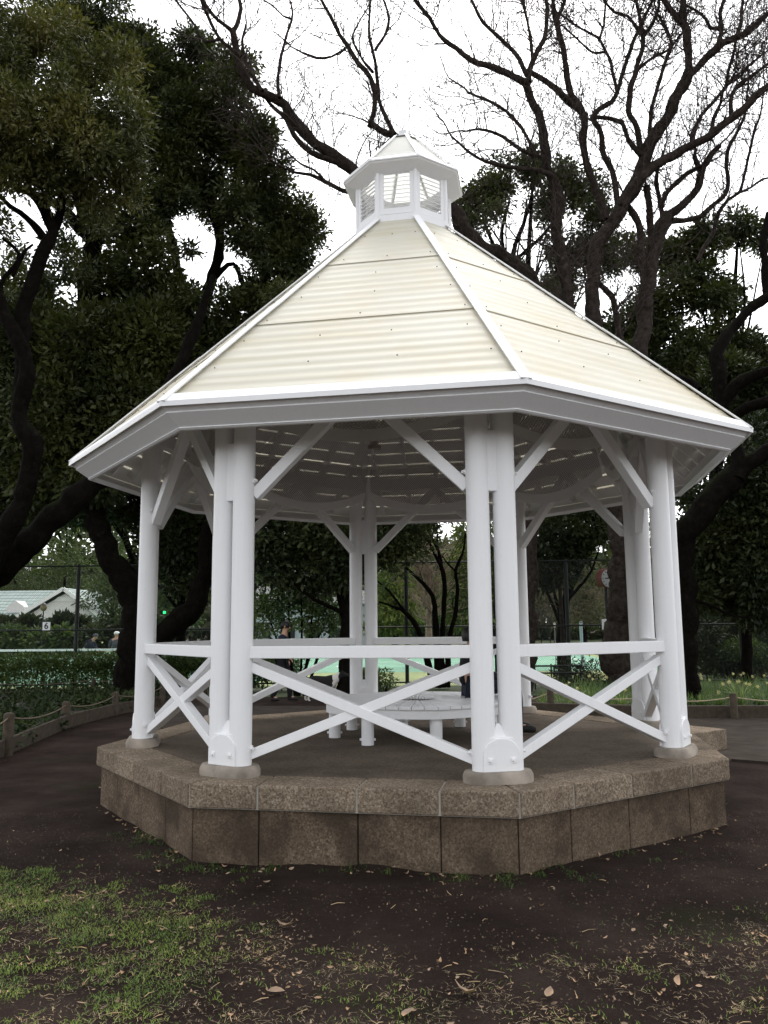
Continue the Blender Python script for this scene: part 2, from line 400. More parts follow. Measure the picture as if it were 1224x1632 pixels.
sheet('lawn', [(-60, 11.2), (60, 11.2), (60, 120), (-60, 120)], .006, lawnm)
sheet('court_apron', [(-30, 14.6), (6.3, 14.6), (9.8, 22), (11, 70), (-30, 70)], .012, sandm)
sheet('tennis_court', [(-28, 15.4), (-4.6, 15.4), (-4.6, 21.5), (9.5, 21.5), (9.5, 62), (-28, 62)], .018, courtm)
linem = simple('court_line_paint', (.75, .77, .75), .05, 5, .8, 0)
for a, b in (((-20, 24), (-20, 50)), ((-9, 24), (-9, 50)), ((-20, 24), (-9, 24)), ((-3, 26), (-3, 52)), ((8, 26), (8, 52)), ((-3, 30), (8, 30))):
    (x0, y0), (x1, y1) = a, b; ww = .05
    sheet('court_marking', [(x0 - ww, y0 - ww), (x1 + ww, y0 - ww), (x1 + ww, y1 + ww), (x0 - ww, y1 + ww)] if True else None, .024, linem)

# ================================================================== GAZEBO
RP, RPOST, RE, ZE, RF, ZF, RC, ZC = 3.034, 2.6139, 3.3715, 2.6906 + FZ, 3.174, 2.5574 + FZ, .5253, 5.3055 + FZ
K22 = math.cos(PI / 8); T22 = math.tan(PI / 8)
def ang(k): return TH + k * PI / 4
def cor(k, R, z): return Vector((R * math.cos(ang(k)), R * math.sin(ang(k)), z))
def bay(k, s, a, z):
    m = ang(k) + PI / 8; return Vector((a * math.cos(m) - s * math.sin(m), a * math.sin(m) + s * math.cos(m), z))
gaz = thing('gazebo', 'white octagonal timber gazebo with cream roof, louvred cupola and granite platform', 'gazebo')
WH = MAT['white']
def seg(mb, k, prof, cut=0.0):
    """closed profile of (circumradius, z), swept over bay k with mitred ends"""
    n = len(prof); vs = []
    for R, z in prof:
        w_ = R * math.sin(PI / 8) - cut; vs += [bay(k, -w_, R * K22, z), bay(k, w_, R * K22, z)]
    fs = [(2 * i, 2 * i + 1, 2 * ((i + 1) % n) + 1, 2 * ((i + 1) % n)) for i in range(n)]
    fs += [tuple(2 * i for i in range(n)), tuple(2 * i + 1 for i in range(n))[::-1]]
    return mb.add(vs, fs)

# --- platform
plat = MB()
plat.prism([(2.60 * math.cos(ang(k)), 2.60 * math.sin(ang(k))) for k in range(8)], FZ - .16, FZ - .006)
plat = plat.build('platform', MAT['slab'], gaz)
core = MB(); core.prism([(2.93 * math.cos(ang(k)), 2.93 * math.sin(ang(k))) for k in range(8)], -.2, FZ - .19); core.build('foundation', MAT['mortar'], plat)
mort = MB()
for k in range(8): seg(mort, k, [(RP - .012, FZ - .168), (RP - .012, FZ - .012), (RP - .40, FZ - .009), (RP - .43, FZ - .168)])
mort.build('mortar_bed', MAT['mortar'], plat)
for k in range(8):
    W = RP * math.sin(PI / 8); Wl = 2.985 * math.sin(PI / 8)
    cuts = [-1, -.56 + .05 * math.sin(k * 3.1), .0 + .05 * math.cos(k * 2.3), .54 + .04 * math.sin(k * 1.7), 1]
    for i in range(4):
        g = .007
        def poly(Ro, Ri, gap):
            wo, wi = Ro * math.sin(PI / 8), Ri * math.sin(PI / 8)
            l0 = (-wo + gap if i == 0 else cuts[i] * W + gap); l1 = (-wi + gap if i == 0 else cuts[i] * W + gap)
            r0 = (wo - gap if i == 3 else cuts[i + 1] * W - gap); r1 = (wi - gap if i == 3 else cuts[i + 1] * W - gap)
            return [(l0, Ro * K22), (r0, Ro * K22), (r1, Ri * K22), (l1, Ri * K22)]
        mb = MB(); mb.prism(poly(RP, RP - .42, g), FZ - .165, FZ, lambda v: bay(k, v.x, v.y, v.z)); mb.build('coping_stone', MAT['granite'], plat, bevel=.010)
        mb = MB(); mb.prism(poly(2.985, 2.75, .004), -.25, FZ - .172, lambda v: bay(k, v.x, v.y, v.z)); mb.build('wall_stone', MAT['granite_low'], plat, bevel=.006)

# --- posts: one built in local axes (x along the ring, y outward), the others copied
RC_, SP = .085, .1025
def post_parts():
    core = MB()
    core.box((0, 0, .19), (SP * 2, RC_ * 1.985, .24))
    core.add([(-.06, -.06, .31), (.06, -.06, .31), (.06, .06, .31), (-.06, .06, .31), (-.012, -.03, .40), (.012, -.03, .40), (.012, .03, .40), (-.012, .03, .40)],
             [(0, 1, 5, 4), (1, 2, 6, 5), (2, 3, 7, 6), (3, 0, 4, 7), (4, 5, 6, 7)])
    core = core.build('post', WH, None, bevel=.006)
    mb = MB(); mb.box((0, 0, 2.30), (.16, .10, .46)); ch = [mb.build('spacer_block', WH, core, bevel=.006)]
    for s in (-1, 1):
        mb = MB(); mb.cyl((s * SP, 0, .075), (s * SP, 0, 3.12), RC_, n=28); ch.append(mb.build('column', WH, core, smooth=40))
    foot = MB()
    def stad(hw, r): return [(hw * (1 if math.cos(t) >= 0 else -1) + r * math.cos(t), r * math.sin(t)) for t in [(i + .5) * 2 * PI / 28 for i in range(28)]]
    a, b, c = stad(.105, .150), stad(.105, .135), stad(.105, .092); n = 28
    vs = [(x, y, 0.0) for x, y in a] + [(x, y, .045) for x, y in a] + [(x, y, .075) for x, y in b] + [(x, y, .078) for x, y in c]
    fs = [(j * n + i, j * n + (i + 1) % n, (j + 1) * n + (i + 1) % n, (j + 1) * n + i) for j in range(3) for i in range(n)] + [tuple(range(3 * n, 4 * n))]
    foot.add(vs, fs); ch.append(foot.build('footing', MAT['footing'], core, smooth=35))
    arch = [(-.135, .078), (.135, .078), (.135, .19)] + [(.135 * math.cos(t), .19 + .115 * math.sin(t)) for t in np.linspace(0, PI, 14)[1:-1]] + [(-.135, .19)]
    pl = MB()
    for s in (-1, 1):
        pl.prism(arch, RC_ - .01, RC_ + .010, lambda v, s=s: Vector((v.x, s * v.z, v.y)))
    ch.append(pl.build('arch_plate', WH, core, bevel=.004))
    for s in (-1, 1):
        for x in (-.085, .085):
            bo = MB(); y = s * (RC_ + .010)
            bo.box((x, y + s * .003, .155), (.036, .006, .036)); bo.cyl((x, y, .155), (x, y + s * .022, .155), .011, n=6); ch.append(bo.build('bolt', WH, core))
    for x, sx in ((-SP - RC_, -1), (SP + RC_, 1)):
        for z in (.20, 2.22):
            bo = MB(); bo.box((x + sx * .002, -.02, z), (.008, .04, .04)); bo.cyl((x, -.02, z), (x + sx * .028, -.02, z), .013, n=6); ch.append(bo.build('bolt', WH, core))
    return core, ch
pc, pch = post_parts()
for k in range(8):
    if k == 0: o = pc
    else:
        o = pc.copy(); C.objects.link(o)
        for c in pch:
            q = c.copy(); C.objects.link(q); q.parent = o
    o.parent = gaz; o.location = cor(k, RPOST, FZ); o.rotation_euler = (0, 0, ang(k) - PI / 2)

# --- ring beam, braces, railings
A_P = RPOST * K22; HW = RPOST * math.sin(PI / 8)
for k in range(8):
    mb = MB(); mb.beam(bay(k, -HW, A_P, FZ + 3.0), bay(k, HW, A_P, FZ + 3.0), .10, .14); mb.build('ring_beam', MAT['white2'], gaz, bevel=.005)
    for s in (-1, 1):
        mb = MB(); mb.beam(bay(k, s * (HW - .17), A_P, FZ + 2.11), bay(k, s * (HW - .17 - .86), A_P, FZ + 2.95), .088, .088); mb.build('brace', WH, gaz, bevel=.005)
for k in range(8):
    if k == 3: continue
    e = HW - .155
    r0 = MB(); r0.beam(bay(k, -e, A_P + .02, FZ + .905), bay(k, e, A_P + .02, FZ + .905), .11, .092); rail = r0.build('railing', WH, gaz, bevel=.006)
    for s, off in ((-1, .004), (1, -.004)):
        x0 = MB(); x0.beam(bay(k, s * e, A_P + off, FZ + .80), bay(k, -s * (e - .01), A_P + off, FZ + .15), .078 if s < 0 else .072, .072); x0.build('cross_brace', WH, rail, bevel=.004)

# --- roof
AE = RE * K22; SL = (ZC - ZE) / (AE - RC * K22)      # rise per metre of apothem
def zr(a): return ZE + (AE - a) * SL
NRM = Vector((SL, 1)).normalized()                       # outward normal in (a,z)
roof = MB()
for k in range(8):
    a = AE - .03
    while a > .55:                                       # spaced boards under the sheets
        a1 = a - .105; o0 = -.055
        seg(roof, k, [((a + NRM.x * o0) / K22, zr(a) + NRM.y * o0), ((a1 + NRM.x * o0) / K22, zr(a1) + NRM.y * o0), ((a1 + NRM.x * (o0 - .014)) / K22, zr(a1) + NRM.y * (o0 - .014)), ((a + NRM.x * (o0 - .014)) / K22, zr(a) + NRM.y * (o0 - .014))], .002)
        a -= .125
roof = roof.build('roof', MAT['board'], gaz)
TIERS = [(AE + .015, 2.36 * K22), (2.36 * K22 + .05, 1.39 * K22), (1.39 * K22 + .05, .50 * K22)]
rng = random.Random(4)
for k in range(8):
    V = []; F = []; UV = []
    for ti, (a0, a1) in enumerate(TIERS):
        L = (a0 - a1) * math.sqrt(1 + SL * SL); n = int(L / .130 * 8); base = len(V); lift = .004 + .016 * ti * 0 + .0
        for i in range(n + 1):
            t = i / n; a = a0 + (a1 - a0) * t; dist = L * t
            h = .0022 * (1 + math.sin(dist / .130 * 2 * PI)) + (.0075 * (1 - min(1, dist / .25)) if ti else 0)
            w_ = a * T22 - .005; p0 = (a + NRM.x * h); z = zr(a) + NRM.y * h
            for j in range(5):
                s = -w_ + 2 * w_ * j / 4; V.append(tuple(bay(k, s, p0, z))); UV.append((s + k * 3.7, (AE - a) * 1.41 + ti * 11))
        for i in range(n):
            for j in range(4):
                q = base + i * 5 + j; F.append((q, q + 1, q + 6, q + 5))
    me = npmesh('roof_panel', np.array(V), np.array(F), np.array(UV)); me.polygons.foreach_set('use_smooth', [True] * len(F))
    rp = link('roof_panel', me, MAT['roof'], roof)
    bm_ = MB()
    for ti, (a0, a1) in enumerate(TIERS):
        nrow = 3 if ti < 2 else 2
        for rr in range(nrow):
            a = a0 - (a0 - a1) * ((rr + .15) / nrow); wv = a * T22 - .12
            nn_ = max(2, int(wv * 2 / .55))
            for j in range(nn_ + 1):
                s = -wv + 2 * wv * j / nn_ + rng.uniform(-.05, .05)
                b0 = bay(k, s, a + NRM.x * .012, zr(a) + NRM.y * .012); b1 = bay(k, s, a + NRM.x * .020, zr(a) + NRM.y * .020); bm_.cyl(b0, b1, .0048, n=6)
    sc_ = bm_.build('screw', MAT['bolt'], rp); sme = sc_.data; bpy.data.objects.remove(sc_)
    bj = bmesh.new(); bj.from_mesh(rp.data); nf0 = len(bj.faces); bj.from_mesh(sme); bj.faces.ensure_lookup_table()
    for fc_ in bj.faces[nf0:]: fc_.material_index = 1
    bj.to_mesh(rp.data); bj.free(); rp.data.materials.append(MAT['bolt'])
    # ridge cap over the hip at corner k
    p0, p1 = cor(k, RE + .01, ZE + .006), cor(k, RC + .01, ZC + .012); nv = Vector((math.cos(ang(k)) * .68, math.sin(ang(k)) * .68, .74))
    mb = MB()
    d = (p1 - p0); mid = p0 + d * .43
    mb.beam(p0 + nv * .012, mid + nv * .010, .080, .014, nv); mb.beam(mid + nv * .006 - d * .01, p1 + nv * .006, .074, .014, nv)
    mb.build('ridge_cap', WH, roof, bevel=.004)
    # eave flashing, fascia and its mouldings
    mb = MB(); seg(mb, k, [(RE + .022, ZE - .022), (RE + .022, ZE + .016), (RE - .045, ZE + .085), (RE - .045, ZE + .05)]); mb.build('eave_flashing', WH, roof)
    def fp(t, o):                                        # along fascia (t) and outward (o)
        dx, dz = RF - RE, ZF - ZE; l = math.hypot(dx, dz); nx_, nz_ = -dz / l, dx / l
        return (RE - .006 + dx * t + nx_ * o, ZE - .018 + dz * t + nz_ * o)
    mb = MB(); seg(mb, k, [fp(0, 0), fp(0, -.03), fp(1, -.03), fp(1, .012), fp(.93, .012), fp(.93, .020), fp(.84, .020), fp(.84, .012), fp(.22, .012), fp(.22, 0)])
    mb.build('fascia', WH, roof)
    # rafters
    mb = MB(); mb.beam(cor(k, RE - .20, ZE - .16 + .20 * SL * K22), cor(k, RC + .06, ZC - .22), .06, .11); mb.build('rafter', MAT['white2'], roof)
    for j in range(-2, 3):
        s = j * .41; a_min = max(.62, abs(s) / T22 + .06)
        if a_min > 2.7: continue
        a_max = AE - .16
        mb = MB(); mb.beam(bay(k, s, a_max, zr(a_max) - .155), bay(k, s, a_min, zr(a_min) - .155), .045, .10); mb.build('rafter', MAT['white2'], roof)

# --- perforated ceiling sheets hung under the rafters
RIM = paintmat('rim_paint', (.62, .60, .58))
def za(a): return FZ + (2.60 + (2.15 - a) * 3.4 if a > 1.985 else 3.18 + (1.98 - a) * .68)
for k in range(8):
    V = []; F = []; UV = []
    def grid(fa0, fa1, fw, nu=20, nv=8):
        base = len(V)
        for i in range(nv + 1):
            for j in range(nu + 1):
                uu = -1 + 2 * j / nu; s0 = uu * .80
                a_l, a_h = fa0(uu), fa1(uu); a = a_l + (a_h - a_l) * i / nv; s = uu * fw(a)
                V.append(tuple(bay(k, s, a, za(a)))); UV.append((s, za(a) if a > 1.985 else a * 1.2))
        for i in range(nv):
            for j in range(nu):
                q = base + i * (nu + 1) + j; F.append((q, q + 1, q + nu + 2, q + nu + 1))
    fw1 = lambda a: min(a * T22 - .02, .82)
    low = lambda u_: 2.15 - .055 * u_ * u_
    grid(low, lambda u_: 1.99, fw1)
    grid(lambda u_: 1.975, lambda u_: .50, lambda a: a * T22 - .02, 10, 6)
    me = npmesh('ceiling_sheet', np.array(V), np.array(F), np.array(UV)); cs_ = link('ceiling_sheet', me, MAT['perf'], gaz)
    mb = MB(); nu = 20; vs = []
    for j in range(nu + 1):
        uu = -1 + 2 * j / nu; a0 = low(uu); 
        for da, dz in ((.008, -.006), (-.020, .0), (-.012, .006), (.014, .006)):
            s = uu * fw1(a0 + min(0, da)); vs.append(bay(k, s, a0 + da, za(a0 + da) + dz))
    fs = []
    for j in range(nu):
        for q in range(4): fs.append((4 * j + q, 4 * j + (q + 1) % 4, 4 * j + 4 + (q + 1) % 4, 4 * j + 4 + q))
    fs += [(3, 2, 1, 0), (4 * nu, 4 * nu + 1, 4 * nu + 2, 4 * nu + 3)]
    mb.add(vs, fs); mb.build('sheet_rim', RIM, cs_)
lamp = MB(); lc = cor(5, 1.80, za(1.60) - .05); lamp.cyl(lc, lc + Vector((0, 0, .09)), .05, n=14); lamp.box(lc + Vector((0, 0, -.02)), (.16, .07, .04), Matrix.Rotation(.3, 3, 'Z')); lamp.build('light_fitting', MAT['footing'], gaz)

# --- cupola
cup = MB()
for k in range(8):
    seg(cup, k, [(RC + .022, ZC - .03), (RC + .022, ZC + .055), (RC - .02, ZC + .075), (RC - .03, ZC - .03)])
    seg(cup, k, [(RC, ZC + .07), (RC, ZC + .135), (RC - .03, ZC + .135), (RC - .03, ZC + .07)])
    seg(cup, k, [(RC, ZC + .545), (RC, ZC + .70), (RC - .03, ZC + .70), (RC - .03, ZC + .545)])
    hw = RC * math.sin(PI / 8)
    for s in (-1, 1): cup.beam(bay(k, s * (hw - .032), RC * K22 - .013, ZC + .13), bay(k, s * (hw - .032), RC * K22 - .013, ZC + .55), .058, .024, bay(k, 0, 1, 0))
    cup.cyl(cor(k, RC - .004, ZC + .05), cor(k, RC - .004, ZC + .68), .022, n=10)
cup = cup.build('cupola', WH, gaz)
for k in range(8):
    mb = MB(); hw = RC * math.sin(PI / 8) - .055
    for i in range(9):
        z = ZC + .160 + i * .046
        mb.beam(bay(k, -hw, RC * K22 - .018, z), bay(k, hw, RC * K22 - .018, z), .030, .007, bay(k, 0, .50, .86))
    mb.build('louvre', WH, cup)
    ZCE = 5.9124 + FZ; RCE = .675
    mb = MB(); seg(mb, k, [(RCE, ZCE), (RCE - .012, ZCE - .02), (.50, ZCE - .085), (.50, ZCE - .06), (.60, ZCE + .06)]); mb.build('cupola_eave', WH, cup)
    mb = MB(); _w0, _w1 = (RCE - .012) * math.sin(PI / 8), .15 * math.sin(PI / 8); mb.add([bay(k, -_w0, (RCE - .012) * K22, ZCE + .012), bay(k, _w0, (RCE - .012) * K22, ZCE + .012), bay(k, _w1, .15 * K22, ZCE + .555), bay(k, -_w1, .15 * K22, ZCE + .555)], [(0, 1, 2, 3)]); mb.build('cupola_roof_panel', MAT['roof2'], cup)
    mb = MB(); seg(mb, k, [(RCE + .008, ZCE - .004), (RCE + .008, ZCE + .012), (RCE - .03, ZCE + .05), (RCE - .03, ZCE + .02)])
    mb.beam(cor(k, RCE - .005, ZCE + .022), cor(k, .15, ZCE + .566), .035, .012, Vector((math.cos(ang(k)), math.sin(ang(k)), 1))); mb.build('cupola_ridge', WH, cup)
mb = MB()
for k in range(8): seg(mb, k, [(.185, ZCE + .525), (.185, ZCE + .542), (.06, ZCE + .570), (.06, ZCE + .525)])
mb.build('finial_cap', MAT['bolt'], cup)
mb = MB(); Q = Matrix.Rotation(TH + PI / 8, 3, 'Z')
mb.box((0, 0, ZCE + .585), (.125, .125, .07), Q); mb.box((0, 0, ZCE + .655), (.09, .09, .075), Q); mb.build('finial', WH, cup, bevel=.012)

# --- step beside the platform on the open side
def step_pt(v): return bay(3, v.x, v.y, v.z)
mb = MB(); mb.prism([(-.42, RP * K22 + .012), (1.05, RP * K22 + .012), (1.05, 4.72), (-.42, 4.72)], -.1, .275, step_pt)
tag(mb.build('stone_step', MAT['granite'], bevel=.01), 'low stone block step beside the open bay behind the platform', 'step')

# ================================================================== BENCH
bench = thing('bench', 'low white round slatted bench with stout round legs inside the gazebo', 'bench', (.07, 0, FZ))
BR, BZ = .95, .365; BT = R_(11)
def bp(k, R, z): a = BT + k * PI / 4; return Vector((R * math.cos(a), R * math.sin(a), z))
for k in range(8):
    m = BT + k * PI / 4 + PI / 8; n = Vector((math.cos(m), math.sin(m), 0)); t = Vector((-math.sin(m), math.cos(m), 0))
    mb = MB(); npk = 6
    for i in range(npk):
        u0, u1 = -1 + 2 * i / npk, -1 + 2 * (i + 1) / npk; g = .003
        def q(uu, R, z, gg): 
            bow = .035 * (1 - uu * uu) if R > .5 else 0
            return n * (R * K22 + bow) + t * (uu * R * math.sin(PI / 8) + gg) + Vector((0, 0, z))
        vs = [q(u0, .26, BZ - .032, g), q(u1, .26, BZ - .032, -g), q(u1, BR, BZ - .032, -g), q(u0, BR, BZ - .032, g), q(u0, .26, BZ, g), q(u1, .26, BZ, -g), q(u1, BR, BZ, -g), q(u0, BR, BZ, g)]
        mb.add(vs, [(3, 2, 1, 0), (4, 5, 6, 7), (0, 1, 5, 4), (1, 2, 6, 5), (2, 3, 7, 6), (3, 0, 4, 7)])
    mb.build('seat', WH, bench, bevel=.004)
    mb = MB(); nb = 8; vs = []
    for i in range(nb + 1):
        uu = -1 + 2 * i / nb; bow = .035 * (1 - uu * uu)
        for R, z in ((BR - .02, BZ - .034), (BR - .02, BZ - .115), (BR - .06, BZ - .115), (BR - .06, BZ - .034)):
            vs.append(n * (R * K22 + bow) + t * (uu * R * math.sin(PI / 8)) + Vector((0, 0, z)))
    fs = [(4 * i + a, 4 * i + (a + 1) % 4, 4 * i + 4 + (a + 1) % 4, 4 * i + 4 + a) for i in range(nb) for a in range(4)]
    mb.add(vs, fs); mb.build('apron', WH, bench, smooth=30)
    lg = bp(k, .845, 0)
    mb = MB(); mb.cyl(lg, lg + Vector((0, 0, BZ - .034)), .058, n=20); leg = mb.build('leg', WH, bench, smooth=40)
    mb = MB(); d_ = Vector((1, 0, 0))
    for s in (-1, 1): mb.cyl(lg + d_ * s * .05 + Vector((0, 0, .05)), lg + d_ * s * .075 + Vector((0, 0, .05)), .012, n=6)
    mb.build('bolt', WH, leg)

# ================================================================== TREES
BARK_D = barkmat('dark_bark', (.003, .0026, .0022), (.0105, .0085, .0068), (.012, .017, .005))
BARK_R = barkmat('grey_brown_bark', (.016, .0125, .0105), (.070, .056, .049), (.040, .042, .019))
BARK_T = barkmat('fine_twig_bark', (.060, .048, .043), (.13, .105, .095))
BARK_G = barkmat('pale_grey_bark', (.10, .085, .07), (.22, .19, .16), (.06, .065, .03))
BARK_P = barkmat('pinkish_bark', (.20, .14, .11), (.34, .25, .20))
LEAF_O = leafmat('olive_evergreen_leaves', (.030, .038, .012), (.088, .092, .034), .45, .18, .9)
LEAF_D = leafmat('dark_evergreen_leaves', (.010, .017, .007), (.030, .042, .016), .52, .12, .8)
LEAF_E = leafmat('sprayed_evergreen_leaves', (.016, .025, .009), (.052, .064, .022), .48, .18, .8)
LEAF_M = leafmat('mid_green_leaves', (.022, .037, .013), (.058, .085, .030), .55, .25, .8)
LEAF_Y = leafmat('yellow_green_leaves', (.055, .078, .022), (.125, .155, .05), .6, .3, .5)
LEAF_B = leafmat('brown_twig_leaves', (.055, .040, .033), (.115, .085, .070), .85, .1, .5)
LEAF_C = leafmat('glossy_shrub_leaves', (.030, .060, .022), (.085, .14, .055), .25, .15, 1.5)
LEAF_G = leafmat('matt_ground_leaves', (.008, .016, .006), (.026, .042, .014), .75, .1, 1.0)
LEAF_H = leafmat('hedge_leaves', (.018, .036, .010), (.055, .090, .026), .5, .25, 1.0)

def tree(name, label, cat='tree', group=None, px=None, Y=0, base=None):
    b = base if base is not None else (gx(px, Y), Y, 0)
    return thing(name, label, cat, b, group), Vector(b)
def child_local(o, par):
    o.matrix_parent_inverse = Matrix.Translation(-Vector(par.location)); return o
def put(root, items=None, bark=None, blobs=None, n=0, size=.1, leaf=None, rs=None, trunk='trunk', crown='crown', twig=None, **kw):
    if items: child_local(tubes(trunk, items, bark, root), root)
    if twig: child_local(tubes('crown', twig, BARK_T if bark == BARK_R else bark, root), root)
    if blobs: child_local(leaves_mesh(crown, rs, blobs, n, size, leaf, root, **kw), root)
def L8(pts, Y0, Y1, k=10, sm=.16):
    P, Rr = limb(pts, Y0, Y1, min(sm, .16)); P = P.copy()
    for i in range(1, len(P) - 1):
        v = Vector(P[i]) * 2.3; w_ = Vector(P[i]) * 6.0
        Rr[i] *= (1 + .20 * mnoise.noise(v) + .16 * mnoise.noise(w_)) * (.88 if k < 10 else 1)
        P[i] += np.array(mnoise.noise_vector(v)) * Rr[i] * .45 + np.array(mnoise.noise_vector(w_)) * Rr[i] * .2
    return (P, Rr, k)

# ---- leaning evergreen at the left edge (nearest)
rs = np.random.RandomState(11)
t1, b1 = tree('evergreen_tree', 'leaning mossy evergreen tree with olive leaves, nearest the left edge', px=-190, Y=5.2)
it = [L8([(-190, 1175, 34), (-150, 1090, 30), (-70, 980, 27), (0, 908, 25), (60, 853, 22), (118, 797, 20), (185, 735, 17), (260, 640, 13), (305, 540, 9), (340, 440, 5)], 5.2, 6.6, 12),
      L8([(-70, 985, 20), (-10, 890, 19), (38, 785, 17), (52, 718, 16), (30, 662, 14), (44, 590, 13), (24, 535, 12), (0, 480, 10), (-30, 380, 7), (-30, 250, 4)], 5.2, 4.8, 12),
      L8([(30, 662, 10), (34, 560, 12), (38, 500, 12), (56, 440, 11), (76, 390, 11), (84, 372, 10), (70, 335, 9), (50, 308, 7), (22, 297, 5), (-8, 290, 4)], 5.0, 5.6),
      L8([(78, 385, 7), (42, 347, 5), (15, 327, 4), (0, 312, 3), (-20, 280, 2)], 5.4, 5.9), L8([(84, 372, 7), (100, 320, 6), (95, 250, 4), (80, 180, 3)], 5.5, 5.2),
      L8([(24, 535, 5), (0, 460, 5), (18, 430, 4), (30, 405, 3), (5, 380, 3)], 5.1, 5.6), L8([(20, 440, 3), (40, 400, 2.5), (52, 390, 2)], 5.3, 5.6)]
bl = [pblob(*a) for a in ((60, 105, 105, 5.2), (150, 150, 95, 5.4), (190, 215, 75, 5.2), (105, 225, 105, 4.9), (20, 215, 100, 4.7), (205, 275, 50, 5.5), (45, 270, 55, 4.8), (10, 60, 75, 5.4), (-60, 150, 120, 5.0), (-90, 330, 100, 5.2), (100, 290, 50, 5.6), (150, 300, 45, 5.5))]
put(t1, it, BARK_D, bl, 80000, .098, LEAF_O, rs, clump=18, cs=.085, shell=.5, aspect=.34, frag=14)
# ---- forked evergreen behind the left posts
rs = np.random.RandomState(12)
t2, b2 = tree('evergreen_tree', 'broad dark evergreen tree forking low behind the left gazebo posts', px=212, Y=10.8)
it = [L8([(212, 1125, 38), (216, 1060, 31), (220, 1005, 28), (206, 950, 23), (183, 900, 19), (160, 850, 18), (146, 800, 18), (140, 700, 18), (138, 560, 18), (143, 455, 18), (147, 400, 16), (140, 355, 13), (127, 317, 10), (115, 270, 7), (110, 180, 4)], 10.8, 11, 14),
      L8([(216, 1050, 18), (256, 1016, 19), (300, 975, 18), (326, 925, 17), (336, 860, 16), (340, 780, 15), (330, 640, 13), (322, 540, 11), (330, 470, 10), (345, 420, 9), (348, 365, 8), (326, 315, 6), (312, 240, 4)], 10.8, 11.4, 12),
      L8([(143, 380, 11), (98, 332, 8), (62, 312, 6), (30, 300, 3)], 10.9, 10.4), L8([(147, 395, 9), (165, 345, 6), (180, 318, 5), (205, 280, 3)], 11, 11.3), L8([(150, 400, 7), (168, 355, 5), (172, 330, 4), (188, 312, 3)], 10.8, 10.4),
      L8([(148, 440, 7), (170, 432, 6), (208, 449, 6), (252, 468, 6), (268, 510, 5), (300, 540, 5)], 11, 11.8), L8([(320, 560, 9), (300, 490, 8), (283, 430, 7), (270, 366, 7), (262, 320, 5), (280, 220, 3)], 11.2, 11.8),
      L8([(335, 620, 8), (400, 560, 8), (420, 470, 7), (412, 410, 6), (400, 375, 5), (380, 320, 3)], 11.2, 12), L8([(345, 440, 5), (372, 420, 4), (395, 470, 4), (420, 510, 3), (440, 560, 3)], 11.2, 11.6)]
bl = [pblob(*a) for a in ((130, 40, 60, 11), (235, 115, 70, 11), (310, 105, 65, 11.3), (375, 130, 48, 11), (345, 190, 80, 10.6), (290, 230, 85, 10.8), (400, 235, 55, 10.8), (425, 300, 55, 11), (470, 350, 52, 11.2), (395, 350, 60, 10.7), (440, 415, 55, 11.4), (330, 300, 60, 11.5), (490, 400, 28, 11.2),
       (100, 30, 45, 11.5), (250, 190, 60, 11.5), (420, 480, 45, 11.5), (475, 450, 30, 11.6), (255, 150, 55, 10.5), (245, 235, 50, 10.3), (235, 300, 50, 10.3), (205, 90, 50, 10.8), (285, 310, 40, 10.6), (180, 40, 45, 11))]
for _ in range(40): bl.append(pblob(rs.uniform(0, 470), rs.uniform(300, 500), rs.uniform(9, 24), rs.uniform(9.6, 11.6)))
bl2 = [pblob(*a) for a in ((60, 560, 80, 10.5), (150, 560, 80, 10), (240, 560, 85, 10.5), (330, 590, 80, 11.5), (380, 520, 50, 11.8), (100, 660, 90, 10), (210, 660, 90, 10.3), (20, 650, 80, 10.8), (300, 700, 80, 11.5), (150, 750, 55, 10.4), (60, 750, 45, 11), (200, 500, 60, 11.6), (40, 480, 50, 11.5), (270, 480, 40, 11), (235, 425, 40, 10.4), (180, 380, 22, 11), (215, 350, 35, 10.3), (110, 420, 30, 11.5), (15, 760, 50, 13), (60, 800, 40, 13), (-20, 840, 50, 13), (110, 720, 60, 12.5), (160, 690, 60, 12.5), (255, 600, 70, 12), (30, 700, 60, 12.5), (350, 640, 60, 12.5))]
tw2 = []
for P, Rr, k in it: twigs_on(rs, P, Rr, tw2, .9, (.6, 1.6), 1, .02, .45)
put(t2, it, BARK_D, bl, 150000, .120, LEAF_E, rs, clump=18, cs=.11, shell=.5, aspect=.36, frag=14, twig=tw2)
child_local(leaves_mesh('lower_crown', rs, bl2, 170000, .15, LEAF_E, t2, clump=18, cs=.16, shell=.4, aspect=.42), t2)

# ---- bare trees: the twin-stemmed one behind the roof
rs = np.random.RandomState(21)
tr, _ = tree('bare_tree', 'large leafless twin-stemmed tree with dark mossy limbs behind the right roof slope', px=990, Y=11.6)
T = []
def TL(pts, Y0, Y1, k=8): T.append(L8(pts, Y0, Y1, k, .3)); return T[-1]
TL([(990, 1105, 32), (988, 1060, 26), (985, 1000, 21), (988, 920, 19), (988, 830, 18), (985, 720, 18), (962, 620, 15), (946, 517, 13), (944, 454, 12), (951, 400, 12), (968, 362, 12), (985, 340, 12), (1006, 303, 12), (1025, 266, 12), (1036, 232, 11), (1060, 194, 10.5), (1078, 157, 10), (1092, 132, 10), (1099, 112, 9)], 11.6, 11.4, 12)
TL([(987, 760, 17), (1012, 640, 14), (1024, 545, 13), (1029, 464, 13), (1040, 410, 12), (1054, 365, 12), (1062, 343, 10)], 11.6, 12.2, 12)
TL([(955, 600, 9), (912, 520, 11), (904, 460, 11), (893, 400, 10), (885, 355, 10), (893, 312, 10.5), (880, 285, 10), (871, 268, 10), (868, 223, 9.5), (857, 178, 9), (843, 148, 8), (837, 130, 7)], 11.4, 10.4)
